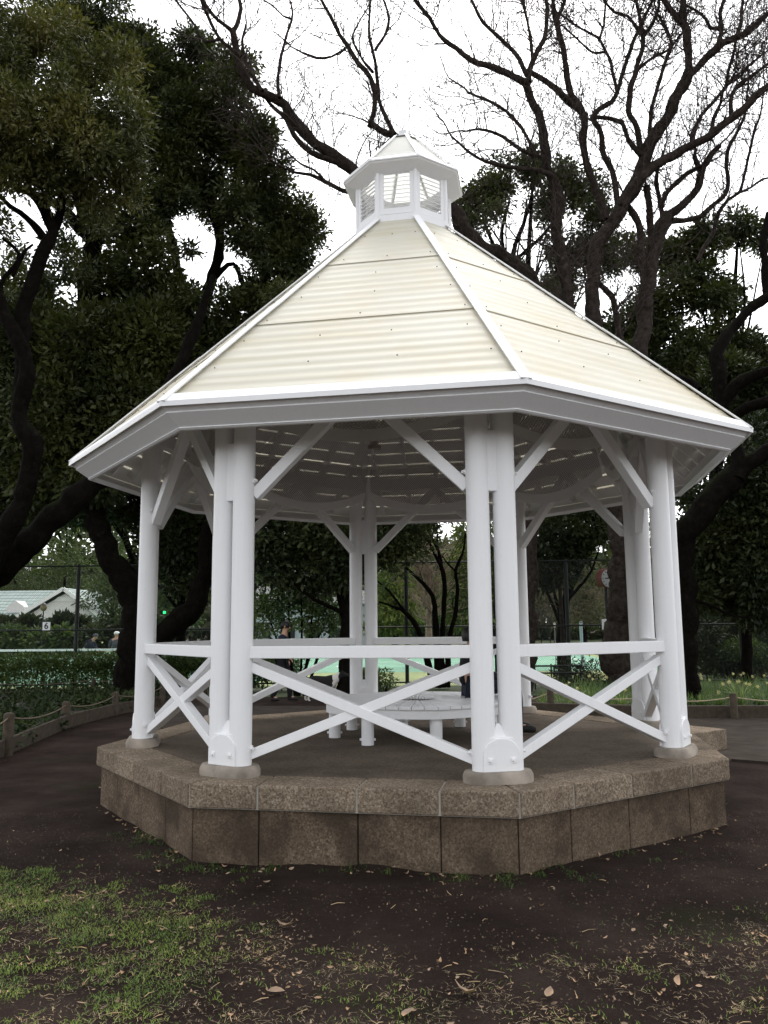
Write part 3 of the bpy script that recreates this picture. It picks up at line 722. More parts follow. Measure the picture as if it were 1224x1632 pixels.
TL([(837, 132, 7), (827, 127, 6.5), (797, 111, 6), (751, 96, 5.5), (726, 76, 5), (700, 56, 4.6), (685, 30, 4.2), (665, 5, 3.8), (640, -30, 3)], 10.4, 9.2)
TL([(840, 120, 5), (822, 86, 4.6), (791, 56, 4), (771, 35, 3.6), (751, 0, 3), (740, -30, 2.5)], 10.4, 10.0)
TL([(842, 130, 6), (847, 101, 5.5), (858, 80, 5), (869, 56, 4.5), (872, 20, 4), (868, -20, 3.5)], 10.4, 10.7)
TL([(849, 95, 3.5), (843, 45, 3), (832, 0, 2.6), (828, -30, 2)], 10.4, 11.0)
TL([(853, 250, 4), (837, 213, 3.6), (807, 178, 3.2), (781, 162, 3), (746, 147, 2.2)], 10.4, 9.8); TL([(866, 250, 4), (845, 246, 4), (822, 233, 3.5), (791, 213, 3), (762, 206, 2.4), (744, 209, 1.8)], 10.5, 9.6)
TL([(880, 282, 5), (862, 272, 5), (832, 268, 4), (796, 263, 3.4), (756, 248, 2.8), (720, 218, 2)], 10.5, 9.4)
TL([(840, 112, 5), (860, 125, 6), (881, 138, 6.2), (912, 166, 6.2), (934, 186, 6)], 10.5, 11.4)
TL([(965, 350, 8), (956, 316, 7.5), (944, 290, 7.5), (934, 255, 7.5), (929, 215, 7.5), (931, 190, 7.5), (918, 160, 7), (907, 140, 6.5), (900, 90, 6), (893, 60, 5.6), (885, 28, 5), (878, -20, 4)], 11.5, 11.2)
TL([(888, 32, 4), (897, 12, 3.5), (905, -15, 3)], 11.2, 11.3)
TL([(985, 330, 6), (981, 295, 6), (972, 265, 6), (959, 240, 5.5), (958, 213, 5.2), (944, 188, 5), (950, 178, 5), (966, 168, 4.6), (981, 154, 4.4), (994, 113, 4), (1009, 69, 3.6), (1028, 25, 3.2), (1046, -10, 2.6)], 11.6, 12)
TL([(984, 150, 3.6), (975, 104, 3.2), (965, 82, 3), (953, 60, 2.7), (925, 45, 2.4), (895, 24, 2)], 11.8, 12.2); TL([(955, 62, 2.5), (962, 40, 2.2), (965, 0, 2)], 12, 12.1); TL([(966, 82, 2.6), (945, 84, 2.3), (920, 62, 2), (898, 42, 1.6)], 12, 12.3)
TL([(946, 187, 4), (968, 188, 4), (992, 196, 4.2), (1000, 222, 4.4), (1022, 248, 5)], 11.4, 11.4)
TL([(1023, 255, 6), (1016, 205, 5.6), (1003, 178, 5.4), (1006, 141, 5.4), (1016, 103, 5), (1025, 72, 4.6), (1022, 38, 4), (1012, -10, 3.2)], 11.5, 12)
TL([(1018, 48, 3.4), (1000, 26, 3), (980, 20, 2.6), (962, 0, 2.2)], 12, 12.2); TL([(1024, 60, 3.6), (1040, 36, 3.2), (1050, 10, 2.6), (1046, -20, 2)], 12, 12.2); TL([(1010, 115, 3.2), (1040, 92, 3), (1066, 78, 2.6), (1085, 55, 2)], 12, 12.4)
TL([(1036, 225, 4.4), (1037, 180, 4.2), (1048, 140, 4), (1066, 84, 3.8), (1070, 70, 3.4), (1060, 42, 2.8), (1046, 20, 2)], 11.5, 12.3)
TL([(1098, 118, 8.5), (1097, 78, 8), (1094, 50, 7.6), (1090, 30, 7), (1088, -20, 5.5)], 11.4, 11.2); TL([(1093, 42, 6.5), (1078, 25, 6), (1062, 6, 5.2), (1050, -15, 4.5)], 11.3, 11.5)
TL([(1098, 118, 8.5), (1110, 110, 8), (1135, 85, 7.5), (1152, 68, 7), (1169, 60, 6.6), (1190, 52, 6.2), (1207, 38, 5.6), (1226, 20, 5), (1265, -5, 4)], 11.4, 10.6)
TL([(1142, 76, 4.4), (1148, 55, 4.2), (1150, 38, 4), (1148, 20, 3.8), (1156, -10, 3)], 11.2, 11.4); TL([(1148, 46, 3.6), (1132, 44, 3.4), (1124, 28, 3), (1108, 16, 2.4), (1092, 8, 2)], 11.3, 11); TL([(1174, 58, 3.6), (1181, 40, 3.2), (1182, 16, 3), (1186, -15, 2.4)], 11, 11.4)
TL([(990, 330, 9), (1008, 300, 9), (1030, 276, 9), (1060, 254, 8.6), (1098, 232, 8.4), (1120, 221, 8), (1141, 210, 8), (1166, 188, 7.6), (1201, 157, 7.2), (1228, 136, 6.8), (1300, 95, 5)], 11.4, 10.2)
TL([(1104, 228, 4), (1108, 203, 3.8), (1118, 184, 3.6), (1136, 163, 3.4), (1156, 138, 3.2), (1160, 116, 3), (1170, 80, 2.6), (1175, 50, 2)], 11, 11.4); TL([(1158, 136, 3), (1182, 119, 2.8), (1194, 104, 2.6), (1226, 80, 2), (1260, 70, 1.6)], 11.2, 11.6)
TL([(1133, 212, 4), (1138, 190, 3.6), (1148, 165, 3.2), (1154, 141, 3), (1172, 122, 2.4), (1200, 100, 2)], 11, 11.5); TL([(1166, 190, 4.6), (1164, 168, 4.4), (1168, 150, 4.2), (1180, 134, 4), (1204, 117, 3.6), (1230, 98, 3), (1270, 80, 2)], 10.9, 11.4)
TL([(1040, 420, 7), (1036, 360, 7.5), (1034, 325, 7), (1030, 295, 6.5)], 12, 11.6); TL([(1026, 480, 7), (1022, 400, 7.5), (1018, 355, 7.5), (1004, 334, 6.5), (998, 322, 4)], 12, 11.7)
TL([(1062, 345, 8), (1078, 335, 8), (1096, 320, 7.6), (1110, 300, 7.4), (1116, 280, 7.2), (1122, 264, 6.5), (1135, 245, 5), (1147, 232, 4)], 12.2, 12); TL([(1114, 268, 4.5), (1106, 250, 3.4), (1109, 238, 2.4)], 12, 12)
TL([(1054, 330, 5), (1064, 306, 4.8), (1080, 290, 4.6), (1096, 276, 4.4), (1112, 268, 4.2)], 12.2, 12.5); TL([(1056, 345, 5), (1050, 310, 4.5), (1046, 290, 4), (1052, 255, 3)], 12.2, 12.6)
TL([(1070, 352, 6), (1090, 352, 5.4), (1113, 346, 5), (1141, 323, 4.6), (1160, 301, 4.2), (1158, 262, 3.8), (1162, 234, 3.6), (1176, 208, 3.2), (1186, 186, 2.8), (1190, 157, 2.2), (1194, 120, 1.6)], 12.2, 12.8)
TL([(1112, 416, 4), (1124, 392, 4), (1135, 373, 3.8), (1146, 340, 3.6), (1160, 318, 3.4), (1178, 306, 3.2), (1190, 265, 2.8), (1200, 218, 2.4), (1212, 180, 2), (1218, 140, 1.4)], 12.8, 13.2); TL([(1172, 310, 2.6), (1198, 298, 2.4), (1216, 285, 2), (1250, 280, 1.4)], 13, 13.2)
TL([(990, 560, 6), (986, 525, 6.5), (975, 473, 6), (958, 454, 5), (940, 440, 4)], 11.8, 12.4)
base_T = list(T); twl = []
for P, Rr, k in base_T[2:]:
    twigs_on(rs, P, Rr, twl, 5.6, (.4, 2.0), 2, .018, .04)
for P, Rr, k in base_T[3:]:
    grow(rs, P[-1], P[-1] - P[-3], 1.3, min(.03, Rr[-1] * .9), 2, twl)
put(tr, T, BARK_R, twig=twl)
# ---- bare tree passing behind the cupola
rs = np.random.RandomState(22)
T = []
tw, _ = tree('bare_tree', 'leafless tree with one long arching limb reaching left past the cupola', px=835, Y=12.6)
TL([(835, 1110, 17), (838, 980, 16), (846, 820, 16), (862, 660, 15), (870, 540, 14), (855, 462, 13), (828, 430, 13), (800, 405, 13), (766, 392, 13), (738, 366, 12.5), (722, 330, 12), (690, 310, 11.5), (640, 300, 11), (596, 296, 11), (564, 276, 10.5), (531, 248, 10), (495, 223, 9.6), (469, 197, 9.2), (453, 166, 8.6), (432, 154, 7.8), (402, 140, 7), (387, 114, 6.4), (378, 82, 6), (371, 50, 5.5)], 12.6, 8.5, 10)
TL([(371, 52, 4.6), (381, 30, 4), (384, 13, 3.6), (376, -15, 3)], 8.5, 8.5); TL([(371, 50, 4.6), (358, 40, 4), (338, 23, 3.6), (320, -5, 3)], 8.5, 8.2)
TL([(384, 90, 4.4), (358, 70, 4), (342, 49, 3.6), (325, 13, 3.2), (316, -15, 2.6)], 8.6, 8.2); TL([(352, 62, 3), (325, 66, 2.6), (310, 40, 2.4), (280, 0, 2)], 8.5, 8.1)
TL([(418, 145, 3.6), (397, 108, 3.2), (386, 70, 2.8), (392, 40, 2.2)], 8.8, 9.3); TL([(446, 156, 3.6), (443, 140, 3.4), (446, 98, 3), (456, 60, 2.8), (466, 22, 2.4), (459, -10, 2)], 9, 9.4); TL([(464, 30, 2), (452, 26, 1.8), (436, 10, 1.6), (420, 0, 1.2)], 9.3, 9.6)
TL([(548, 262, 6), (520, 254, 5.6), (495, 242, 5.2), (469, 216, 4.8), (456, 190, 4.2), (430, 165, 3.4), (410, 135, 2.4)], 10, 9.2); TL([(512, 236, 4), (500, 220, 3.8), (488, 205, 3.4), (468, 180, 2.6)], 9.8, 9.7)
TL([(600, 312, 6), (556, 306, 5), (521, 291, 4.2), (495, 278, 3.6), (470, 275, 3), (440, 262, 2), (425, 250, 1.4)], 10.6, 9.6); TL([(520, 290, 2.6), (500, 270, 2.4), (480, 262, 2), (455, 240, 1.6)], 9.9, 9.6)
TL([(730, 340, 8), (690, 280, 7.5), (650, 232, 7), (629, 216, 6.8), (606, 207, 6.4), (588, 196, 6)], 12, 11); TL([(590, 197, 5.5), (597, 175, 5.4), (598, 157, 5.2), (591, 124, 5), (572, 102, 4.8), (556, 76, 4.4), (542, 56, 4), (528, 29, 3.4), (508, -8, 2.8)], 11, 10.4)
TL([(629, 215, 4.6), (614, 185, 4.2), (604, 157, 4), (598, 100, 3.4), (588, 49, 2.6), (591, -10, 2)], 11, 11.4); TL([(598, 80, 2.8), (613, 56, 2.8), (620, 29, 2.5), (608, -10, 2)], 11.3, 11.6); TL([(550, 78, 2.8), (528, 90, 2.6), (505, 93, 2.6), (482, 84, 2)], 10.7, 10.3); TL([(594, 115, 3), (575, 90, 2.6), (562, 60, 2.2), (575, 30, 1.6)], 10.8, 11.2)
twl = []
for P, Rr, k in T: twigs_on(rs, P, Rr, twl, 4.6, (.4, 1.9), 2, .017, .35 if len(P) > 60 else .1)
for P, Rr, k in T[1:]: grow(rs, P[-1], P[-1] - P[-3], 1.1, min(.025, Rr[-1] * .9), 2, twl)
for x, y, Y in ((545, 235, 11), (570, 245, 11), (600, 240, 11.5), (560, 262, 11)):
    grow(rs, np.array(at(x + 20, y + 40, Y)), np.array([-.35 + rs.rand() * .5, 0, 1]), 2.4, .022, 3, twl, .05, .22, 4)
put(tw, T, BARK_R, twig=twl)

# ---- mossy forked tree at the right
rs = np.random.RandomState(23)
T = []
t3, _ = tree('evergreen_tree', 'dark tree with a thick mossy limb forking beside the right eave', px=1095, Y=7.6)
TL([(1096, 1140, 22), (1096, 1060, 17), (1093, 950, 15), (1090, 880, 16), (1095, 842, 20), (1122, 808, 20), (1150, 780, 19), (1174, 758, 17), (1190, 740, 14), (1210, 728, 12), (1245, 712, 11), (1320, 690, 9)], 7.6, 7.0, 12)
TL([(1172, 765, 14), (1178, 735, 12), (1166, 705, 11), (1150, 660, 11), (1147, 600, 11), (1143, 565, 11), (1158, 535, 9.5), (1185, 503, 8.5), (1224, 473, 7.5), (1280, 440, 6)], 7.1, 8.2, 10)
TL([(1150, 655, 9), (1163, 625, 11), (1186, 606, 10), (1224, 590, 9), (1290, 566, 7)], 7.5, 7.0, 10); TL([(1150, 690, 6), (1176, 658, 9), (1224, 640, 9.5), (1290, 630, 8)], 7.5, 6.4, 10)
TL([(1224, 470, 8), (1219, 430, 8), (1217, 385, 7), (1226, 340, 6)], 8.1, 8.6); TL([(1115, 620, 4), (1098, 605, 7), (1070, 600, 5)], 7.5, 8)
TL([(1094, 960, 4), (1108, 958, 3.4), (1136, 966, 3), (1165, 980, 2.4), (1200, 985, 1.5)], 7.6, 8.2)
twl = []
for P, Rr, k in T[1:6]: twigs_on(rs, P, Rr, twl, 1.8, (.5, 1.3), 2, .012, .1)
bl = [pblob(*a) for a in ((1200, 830, 75, 8.4), (1150, 870, 60, 8.6), (1215, 900, 60, 8.2), (1120, 900, 40, 9), (1180, 940, 45, 9), (1115, 840, 30, 9.4), (1250, 780, 70, 8), (1205, 690, 26, 9.4), (1110, 940, 30, 8.6), (1160, 825, 30, 9.2), (1130, 925, 40, 10), (1215, 960, 40, 9.5), (1170, 905, 50, 10), (1235, 850, 60, 9))]
put(t3, T, BARK_D, bl, 70000, .12, LEAF_D, rs, twig=twl, clump=16, cs=.13, shell=.5, aspect=.42)

# ---- other evergreens
def evergreen(label, px, Y, blobs, n, size, leaf, seed, py0=1100, r0=14, limbs=(), bark=BARK_D, name='evergreen_tree', **kw):
    rs = np.random.RandomState(seed); root, _ = tree(name, label, px=px, Y=Y)
    bl = [pblob(*b) for b in blobs]; top = min(blobs, key=lambda q: q[1])
    T = [L8([(px, py0 + 8, r0), (px, (py0 * 2 + top[1]) / 3, r0 * .8), ((px + top[0] * 2) / 3, (py0 + top[1] * 2) / 3, r0 * .6), (top[0], top[1], 2)], Y, top[3], 8, .6)]
    P0, R0, _k = T[0]
    for b in bl:
        j = rs.randint(len(P0) // 4, len(P0) - 1); c = np.array(b[:3]); mid = (P0[j] + c) / 2 + rs.normal(0, .25, 3)
        P, Rr = smooth_path(np.array([P0[j], mid, c]), np.array([R0[j] * .45, R0[j] * .3, .012]), .4); T.append((P, Rr, 5))
    for l in limbs: T.append(L8(*l))
    put(root, T, bark, bl, n, size, leaf, rs, **kw); return root
evergreen('round-headed evergreen tree with an open branchy crown beside the cupola', 800, 21, ((770, 312, 34, 21), (806, 285, 34, 21), (850, 272, 32, 21), (893, 285, 34, 21), (750, 345, 28, 21), (930, 318, 38, 21), (955, 372, 40, 21.5), (905, 400, 36, 22), (960, 425, 36, 22), (785, 340, 20, 20), (870, 330, 34, 22), (745, 320, 20, 21), (895, 450, 30, 22), (820, 430, 22, 22), (885, 470, 26, 21)), 34000, .15, LEAF_E, 31, r0=12, clump=16, cs=.16, shell=.5, frag=12,
          limbs=(([(812, 520, 5), (806, 440, 5), (790, 400, 4), (770, 350, 2)], 21, 21), ([(806, 450, 4), (822, 390, 4), (840, 340, 3), (850, 300, 2)], 21, 21), ([(808, 430, 3), (800, 370, 3), (812, 320, 2)], 21, 21.5), ([(815, 420, 3), (860, 380, 3), (900, 330, 2)], 21, 21), ([(800, 410, 3), (765, 385, 2.5), (745, 360, 1.5)], 21, 20.5)))
evergreen('big bushy evergreen tree filling the sky right of the twin-stemmed tree', 1130, 19, ((1176, 366, 34, 19), (1130, 395, 42, 19), (1085, 420, 40, 19.5), (1015, 400, 34, 20), (1120, 470, 50, 18.5), (1050, 490, 50, 19), (1165, 470, 34, 19), (1060, 560, 56, 18.5), (1130, 555, 50, 18.5), (1000, 520, 40, 19.5), (1190, 560, 44, 19), (1100, 620, 50, 19), (1180, 640, 50, 19.5), (990, 590, 44, 19), (1230, 600, 50, 19), (960, 550, 34, 20), (1020, 640, 40, 19), (1220, 380, 20, 20)), 70000, .16, LEAF_E, 32, clump=16, cs=.16, shell=.5, frag=12)
evergreen('dark evergreen tree hanging low behind the far right post', 900, 16, ((870, 862, 34, 15), (905, 845, 36, 15), (940, 835, 34, 15), (885, 905, 32, 15.4), (960, 850, 30, 15), (858, 925, 22, 15.6), (920, 880, 22, 15.4), (860, 800, 50, 16), (930, 780, 60, 16), (980, 820, 40, 16), (1000, 760, 60, 16), (900, 700, 80, 17), (1000, 680, 80, 17), (1050, 750, 60, 17)), 50000, .15, LEAF_D, 33, r0=10, clump=16, cs=.15, shell=.45)
evergreen('dark evergreen tree hanging behind the rearmost gazebo post', 545, 9.8, ((420, 850, 48, 10), (470, 840, 50, 10), (520, 850, 50, 10), (560, 860, 44, 10), (610, 850, 40, 10), (650, 848, 34, 10.2), (440, 900, 36, 10), (500, 905, 42, 10.2), (540, 900, 40, 10), (400, 800, 60, 10.5), (500, 780, 70, 10.5), (600, 790, 70, 10.5), (620, 888, 28, 10), (665, 870, 22, 10), (690, 790, 50, 11), (540, 700, 90, 11), (430, 700, 90, 11), (640, 700, 80, 11), (530, 600, 100, 11.5), (430, 590, 80, 11.5)), 85000, .14, LEAF_D, 34, py0=1120, r0=11, clump=16, cs=.14, shell=.4)
evergreen('shadowy evergreen tree between the two left gazebo posts', 290, 14, ((265, 870, 40, 13.5), (300, 860, 44, 13), (320, 910, 34, 13.5), (285, 920, 30, 14), (345, 850, 40, 13), (380, 860, 40, 13), (250, 830, 40, 14), (230, 790, 60, 14), (160, 800, 40, 14.5), (330, 790, 70, 14), (400, 770, 70, 14.5), (300, 690, 90, 14.5), (180, 700, 80, 15)), 60000, .15, LEAF_D, 35, r0=9, clump=16, cs=.15, shell=.4)

evergreen('deep dark evergreen tree behind the leaning mossy trunk at the left edge', 214, 17, ((0, 620, 80, 17), (90, 590, 80, 17), (190, 580, 80, 17), (290, 585, 80, 17), (-20, 720, 90, 17), (70, 700, 90, 16.5), (150, 720, 80, 16.5), (220, 640, 90, 17), (350, 600, 80, 17), (400, 550, 60, 17), (20, 800, 50, 16.5), (110, 800, 44, 16.5), (60, 500, 34, 17), (150, 500, 40, 17), (230, 520, 40, 17)), 90000, .19, LEAF_D, 36, r0=9, clump=16, cs=.2, shell=.3, frag=8)
evergreen('dense dark evergreen tree behind the mossy forked limb at the right edge', 1190, 13, ((1120, 640, 46, 13), (1180, 620, 50, 13), (1225, 660, 50, 13), (1190, 700, 50, 13), (1130, 700, 36, 13.4), (1220, 760, 50, 12.6), (1160, 790, 40, 13), (1215, 850, 60, 12), (1150, 880, 50, 12.5), (1110, 800, 30, 13.4)), 60000, .15, LEAF_D, 37, r0=10, clump=16, cs=.15, shell=.4, frag=8)

# ---- farther trees beyond the courts: one at a time, each with its own crown
def conifer(label, px, Y, top, w_px, n, leaf, seed, tiers=9, base=1000, name='conifer_tree', bare_to=.2):
    rs = np.random.RandomState(seed); root, b = tree(name, label, px=px, Y=Y)
    H = at(px, top, Y).z; wm = w_px / pxm(Y); bl = []
    for i in range(tiers):
        t = bare_to + (1 - bare_to) * i / tiers; r_ = wm * (1 - t) ** .8
        for j in range(5):
            a = rs.rand() * 6.28; bl.append((b.x + math.cos(a) * r_ * .55, b.y + math.sin(a) * r_ * .55, H * t + rs.normal(0, .2), r_ * .62, r_ * .62, H * .045))
    P = np.array([(b.x, b.y, H * t) for t in np.linspace(0, .97, 8)]); put(root, [(P, np.linspace(.22, .03, 8), 7)], BARK_D, bl, n, .30, leaf, rs, clump=14, cs=.26, shell=.5, droop=.5, aspect=.3)
GRP = None
far = [('broad pale green conifer beyond the court left of the bare pink tree', 630, 40, 815, 50, LEAF_Y), ('slender green conifer beyond the court behind the pink tree', 672, 48, 800, 38, LEAF_M), ('tall layered conifer beyond the court against a bright gap', 742, 44, 790, 42, LEAF_Y),
       ('dusky conifer beyond the court at the middle post gap', 785, 52, 780, 40, LEAF_M), ('dark conifer behind the green-roofed clubhouse ridge', 100, 72, 800, 80, LEAF_M), ('drooping conifer right of the clubhouse gable', 178, 60, 790, 60, LEAF_M), ('wide conifer left behind the clubhouse', 20, 74, 790, 80, LEAF_M),
       ('dim conifer seen between the left gazebo posts', 262, 56, 800, 60, LEAF_M), ('shaded conifer behind the pale wall', 430, 58, 780, 70, LEAF_M), ('shaded conifer behind the right end of the pale wall', 520, 56, 790, 60, LEAF_M), ('green conifer far behind the clock', 930, 70, 840, 50, LEAF_M), ('dark conifer far right beyond the flower bed', 1130, 40, 800, 70, LEAF_D), ('tall dark conifer at the far right edge beyond the bed', 1215, 44, 780, 80, LEAF_D), ('broad conifer hidden between the right posts', 1030, 60, 800, 70, LEAF_M)]
for i, (lb, px, Y, top, wp, lf) in enumerate(far): conifer(lb, px, Y, top, wp, 9000, lf, 50 + i)
def far_bush(label, blobs, n, size, leaf, seed, cat='shrub', name='shrub', stems=6, **kw):
    rs = np.random.RandomState(seed); bl = [pblob(*b) for b in blobs]; cx = sum(b[0] for b in bl) / len(bl); cy = sum(b[1] for b in bl) / len(bl)
    root = thing(name, label, cat, (cx, cy, 0)); T = []
    for i in range(stems):
        b = bl[i % len(bl)]; p0 = np.array([b[0] + rs.normal(0, .1), b[1] + rs.normal(0, .1), -.02]); p1 = np.array([b[0] + rs.normal(0, b[3] * .4), b[1], b[2] + rs.normal(0, .1)])
        P, Rr = smooth_path(np.array([p0, (p0 + p1) / 2 + rs.normal(0, .06, 3), p1]), np.array([.03, .022, .006]), .3); T.append((P, Rr, 5))
    put(root, T, BARK_D, bl, n, size, leaf, rs, trunk='stem', crown='foliage', **kw); return root
far_bush('clipped round bush before the clubhouse, left of the number board', ((45, 1003, 18, 45), (15, 1006, 18, 45), (-15, 1003, 20, 45)), 12000, .30, LEAF_D, 71)
far_bush('clipped round bush before the clubhouse, right of the number board', ((100, 1000, 19, 45), (122, 1004, 17, 45)), 12000, .30, LEAF_D, 72)
far_bush('long low bush behind the tennis players', ((165, 1010, 18, 44), (200, 1006, 20, 44), (235, 1000, 22, 44), (150, 1020, 20, 43), (215, 1022, 20, 43)), 14000, .30, LEAF_D, 73)
far_bush('grey-green bush row along the far end of the court', ((20, 1022, 22, 43), (60, 1025, 20, 43), (100, 1022, 22, 43), (-15, 1022, 22, 43)), 9000, .30, LEAF_M, 77)
far_bush('brown leafless thicket beyond the clock', ((860, 960, 34, 45), (895, 970, 34, 44), (930, 965, 34, 45), (965, 970, 30, 45), (990, 950, 34, 46), (880, 925, 30, 48), (945, 925, 30, 48)), 9000, .22, LEAF_B, 74, aspect=.08, cs=.3)
far_bush('low clipped green bush beneath the clock', ((915, 1075, 22, 13.6), (945, 1078, 22, 13.6), (895, 1085, 14, 13.6)), 3000, .075, LEAF_D, 75)
far_bush('green leafy shrub in front of the court behind the rearmost post', ((590, 1082, 14, 12.6), (612, 1085, 16, 12.6), (575, 1085, 14, 12.6)), 2200, .075, LEAF_H, 76, cs=.07)
far_bush('bright green bush beyond the flower bed at the right', ((1185, 1035, 20, 16), (1160, 1040, 14, 16), (1205, 1045, 20, 16)), 2600, .09, LEAF_H, 78, cs=.1)
far_bush('dark thicket behind the flower bed at the right', ((1120, 1020, 34, 17), (1150, 1000, 30, 18), (1215, 1005, 30, 18), (1105, 985, 24, 18), (1230, 970, 34, 18), (1135, 1055, 22, 16.5), (1175, 985, 34, 18), (1190, 1040, 26, 17), (1225, 1045, 26, 17), (1100, 1045, 22, 17), (1160, 1060, 18, 16.5), (1210, 1068, 18, 16)), 26000, .12, LEAF_D, 79, cs=.16)
# camellia-like shrub with many slanting stems
rs = np.random.RandomState(80); T = []
sh = thing('shrub', 'tall glossy-leaved shrub with many slanting stems behind the left bay', 'shrub', (gx(490, 11.5), 11.5, 0))
for x, y in ((420, 960), (440, 940), (460, 925), (480, 935), (500, 945), (520, 950), (535, 965), (415, 1000), (545, 985)): TL([(478 + rs.normal(0, 6), 1112, 3), ((478 + x) / 2 + rs.normal(0, 6), 1040, 2.4), (x, y, 1.2)], 11.5, 11.5 + rs.normal(0, .4), 6)
put(sh, T, BARK_D, [pblob(*a) for a in ((430, 950, 36, 11.4), (465, 935, 36, 11.6), (505, 945, 34, 11.5), (535, 965, 28, 11.4), (420, 985, 30, 11.5), (470, 970, 34, 11.2), (515, 985, 30, 11.6), (545, 990, 20, 11.4))], 7000, .095, LEAF_C, rs, trunk='stem', crown='foliage', clump=10, cs=.13, shell=.4, aspect=.5)
# small slender trees behind the rear right bay
rs = np.random.RandomState(81); T = []
sm = thing('slender_tree', 'slender many-stemmed dark tree standing in front of the court', 'tree', (gx(702, 13.4), 13.4, 0))
for pts in ([(697, 1095, 7), (697, 1040, 6), (693, 966, 5), (683, 940, 4), (665, 921, 3), (647, 904, 2)], [(703, 1095, 7), (705, 1015, 5), (708, 957, 4), (707, 911, 4), (696, 889, 3), (686, 868, 2.4), (672, 850, 1.6)], [(707, 915, 3), (700, 880, 2.6), (692, 864, 2.4), (681, 841, 2), (676, 820, 1.2)], [(712, 1095, 6), (716, 1015, 4.4), (725, 981, 4), (729, 940, 3.4), (726, 908, 3), (737, 882, 2.4), (742, 850, 1.4)], [(690, 1095, 6), (672, 1015, 5), (648, 978, 4), (630, 968, 2.6), (604, 959, 1.6)], [(648, 978, 3), (630, 955, 2.6), (616, 938, 2), (600, 925, 1.4)], [(726, 910, 2), (715, 900, 1.6), (705, 886, 1)], [(700, 890, 2), (697, 860, 1.8), (697, 835, 1.2)]): TL(pts, 13.4, 13.4 + rs.normal(0, .4), 7)
twl = []
for P, Rr, k in T: twigs_on(rs, P, Rr, twl, 1.2, (.4, 1.0), 1, .012, .3)
put(sm, T, BARK_D, twig=twl)
rs = np.random.RandomState(82); T = []
pk = thing('pollarded_tree', 'pale pinkish bare pollarded tree beyond the court fence', 'tree', (gx(683, 26), 26, 0))
TL([(683, 1050, 6), (683, 1000, 5.4), (684, 950, 5), (682, 900, 3.6), (683, 870, 2)], 26, 26)
P, Rr, k = T[0]; twl = []
for i in range(len(P) // 3, len(P)):
    for _ in range(3):
        a = rs.rand() * 6.28; grow(rs, P[i], np.array([math.cos(a), math.sin(a), .15]), rs.uniform(.8, 1.7), .05, 2, twl, .14, .4, 3, .008)
put(pk, T, BARK_P, twig=twl)
rs = np.random.RandomState(83); T = []
yt = thing('young_tree', 'young bare straight tree beside the clock', 'tree', (gx(897, 15), 15, 0))
TL([(898, 1095, 4.5), (897, 1000, 4), (893, 950, 3.4), (892, 920, 2.6), (893, 890, 1.6), (890, 860, 1)], 15, 15); twl = []
twigs_on(rs, T[0][0], T[0][1], twl, 3.0, (.6, 1.4), 2, .014, .45); put(yt, T, BARK_R, twig=twl)
rs = np.random.RandomState(84); T = []
dt = thing('dark_trunk_tree', 'straight dark trunk standing just left of the rearmost post', 'tree', (gx(549, 10.4), 10.4, 0))
TL([(549, 1120, 13), (550, 1060, 10), (552, 950, 9.5), (553, 850, 9), (556, 700, 7), (560, 550, 4)], 10.4, 10.6, 10); put(dt, T, BARK_D, [pblob(*a) for a in ((560, 620, 80, 10.6), (600, 560, 70, 11), (520, 560, 70, 11))], 4000, .14, LEAF_D, rs)

# far woods closing the view: one mass
rs = np.random.RandomState(90)
V = []
for i in range(230):
    x = rs.uniform(-95, 95); y = rs.uniform(86, 112); z = rs.uniform(1.5, 13.5) * (1 - .25 * rs.rand()); r_ = rs.uniform(2.2, 4.5); V.append((x, y, z, r_, r_, r_ * .8))
WOODM = leafmat('distant_woods_leaves', (.016, .026, .012), (.050, .062, .028), .8, .2, .12)
setting(leaves_mesh('distant_woods', rs, V, 120000, .95, WOODM, clump=14, cs=1.1, shell=.3, aspect=.5), 'stuff', 'dim wooded belt closing the view beyond the courts')

# ================================================================== COURTS, FENCES, CLUBHOUSE
def wiremat():
    m = M('chain_link'); uv = m.coord('UV'); sx = m.n('SeparateXYZ'); m.l(uv, sx.inputs[0]); P = .055
    a = m.math('FRACT', m.math('DIVIDE', m.math('ADD', sx.outputs[0], sx.outputs[1]), P)); b = m.math('FRACT', m.math('DIVIDE', m.math('SUBTRACT', sx.outputs[0], sx.outputs[1]), P))
    wire = m.math('LESS_THAN', m.math('MINIMUM', a, b), .09)
    m.col((.02, .025, .022)); tr = m.n('BsdfTransparent'); mx = m.n('MixShader'); m.l(wire, mx.inputs[0]); m.l(tr.outputs[0], mx.inputs[1]); m.l(m.p.outputs[0], mx.inputs[2]); m.l(mx.outputs[0], m.o.inputs[0]); return m.m
WIRE = wiremat()
def fence(label, x0, x1, Y, H, posts, rails, pr=.045, name='court_fence'):
    root = thing(name, label, 'fence', ((x0 + x1) / 2, Y, 0)); inv = lambda o: child_local(o, root)
    for x in posts:
        mb = MB(); mb.cyl((x, Y, -.1), (x, Y, H + .03), pr, n=10); inv(mb.build('post', MAT['fence'], root, smooth=40))
    for z in rails:
        mb = MB(); mb.cyl((x0, Y - .05, z), (x1, Y - .05, z), .022, n=8); inv(mb.build('rail', MAT['fence'], root, smooth=40))
    uv = np.array([(x0, 0), (x1, 0), (x1, H), (x0, H)]); me = npmesh('wire_mesh', np.array([(x0, Y + .05, .02), (x1, Y + .05, .02), (x1, Y + .05, H), (x0, Y + .05, H)]), np.array([[0, 1, 2, 3]]), uv); inv(link('wire_mesh', me, WIRE, root))
    return root
YF = 14.4
px_ = [gx(p, YF) for p in (-160, 122, 405, 648, 905, 1180)]
fence('tall dark chain-link court fence behind the gazebo', -16, 10.5, YF, 3.42, px_, (.12, 1.62, 3.40), .055)
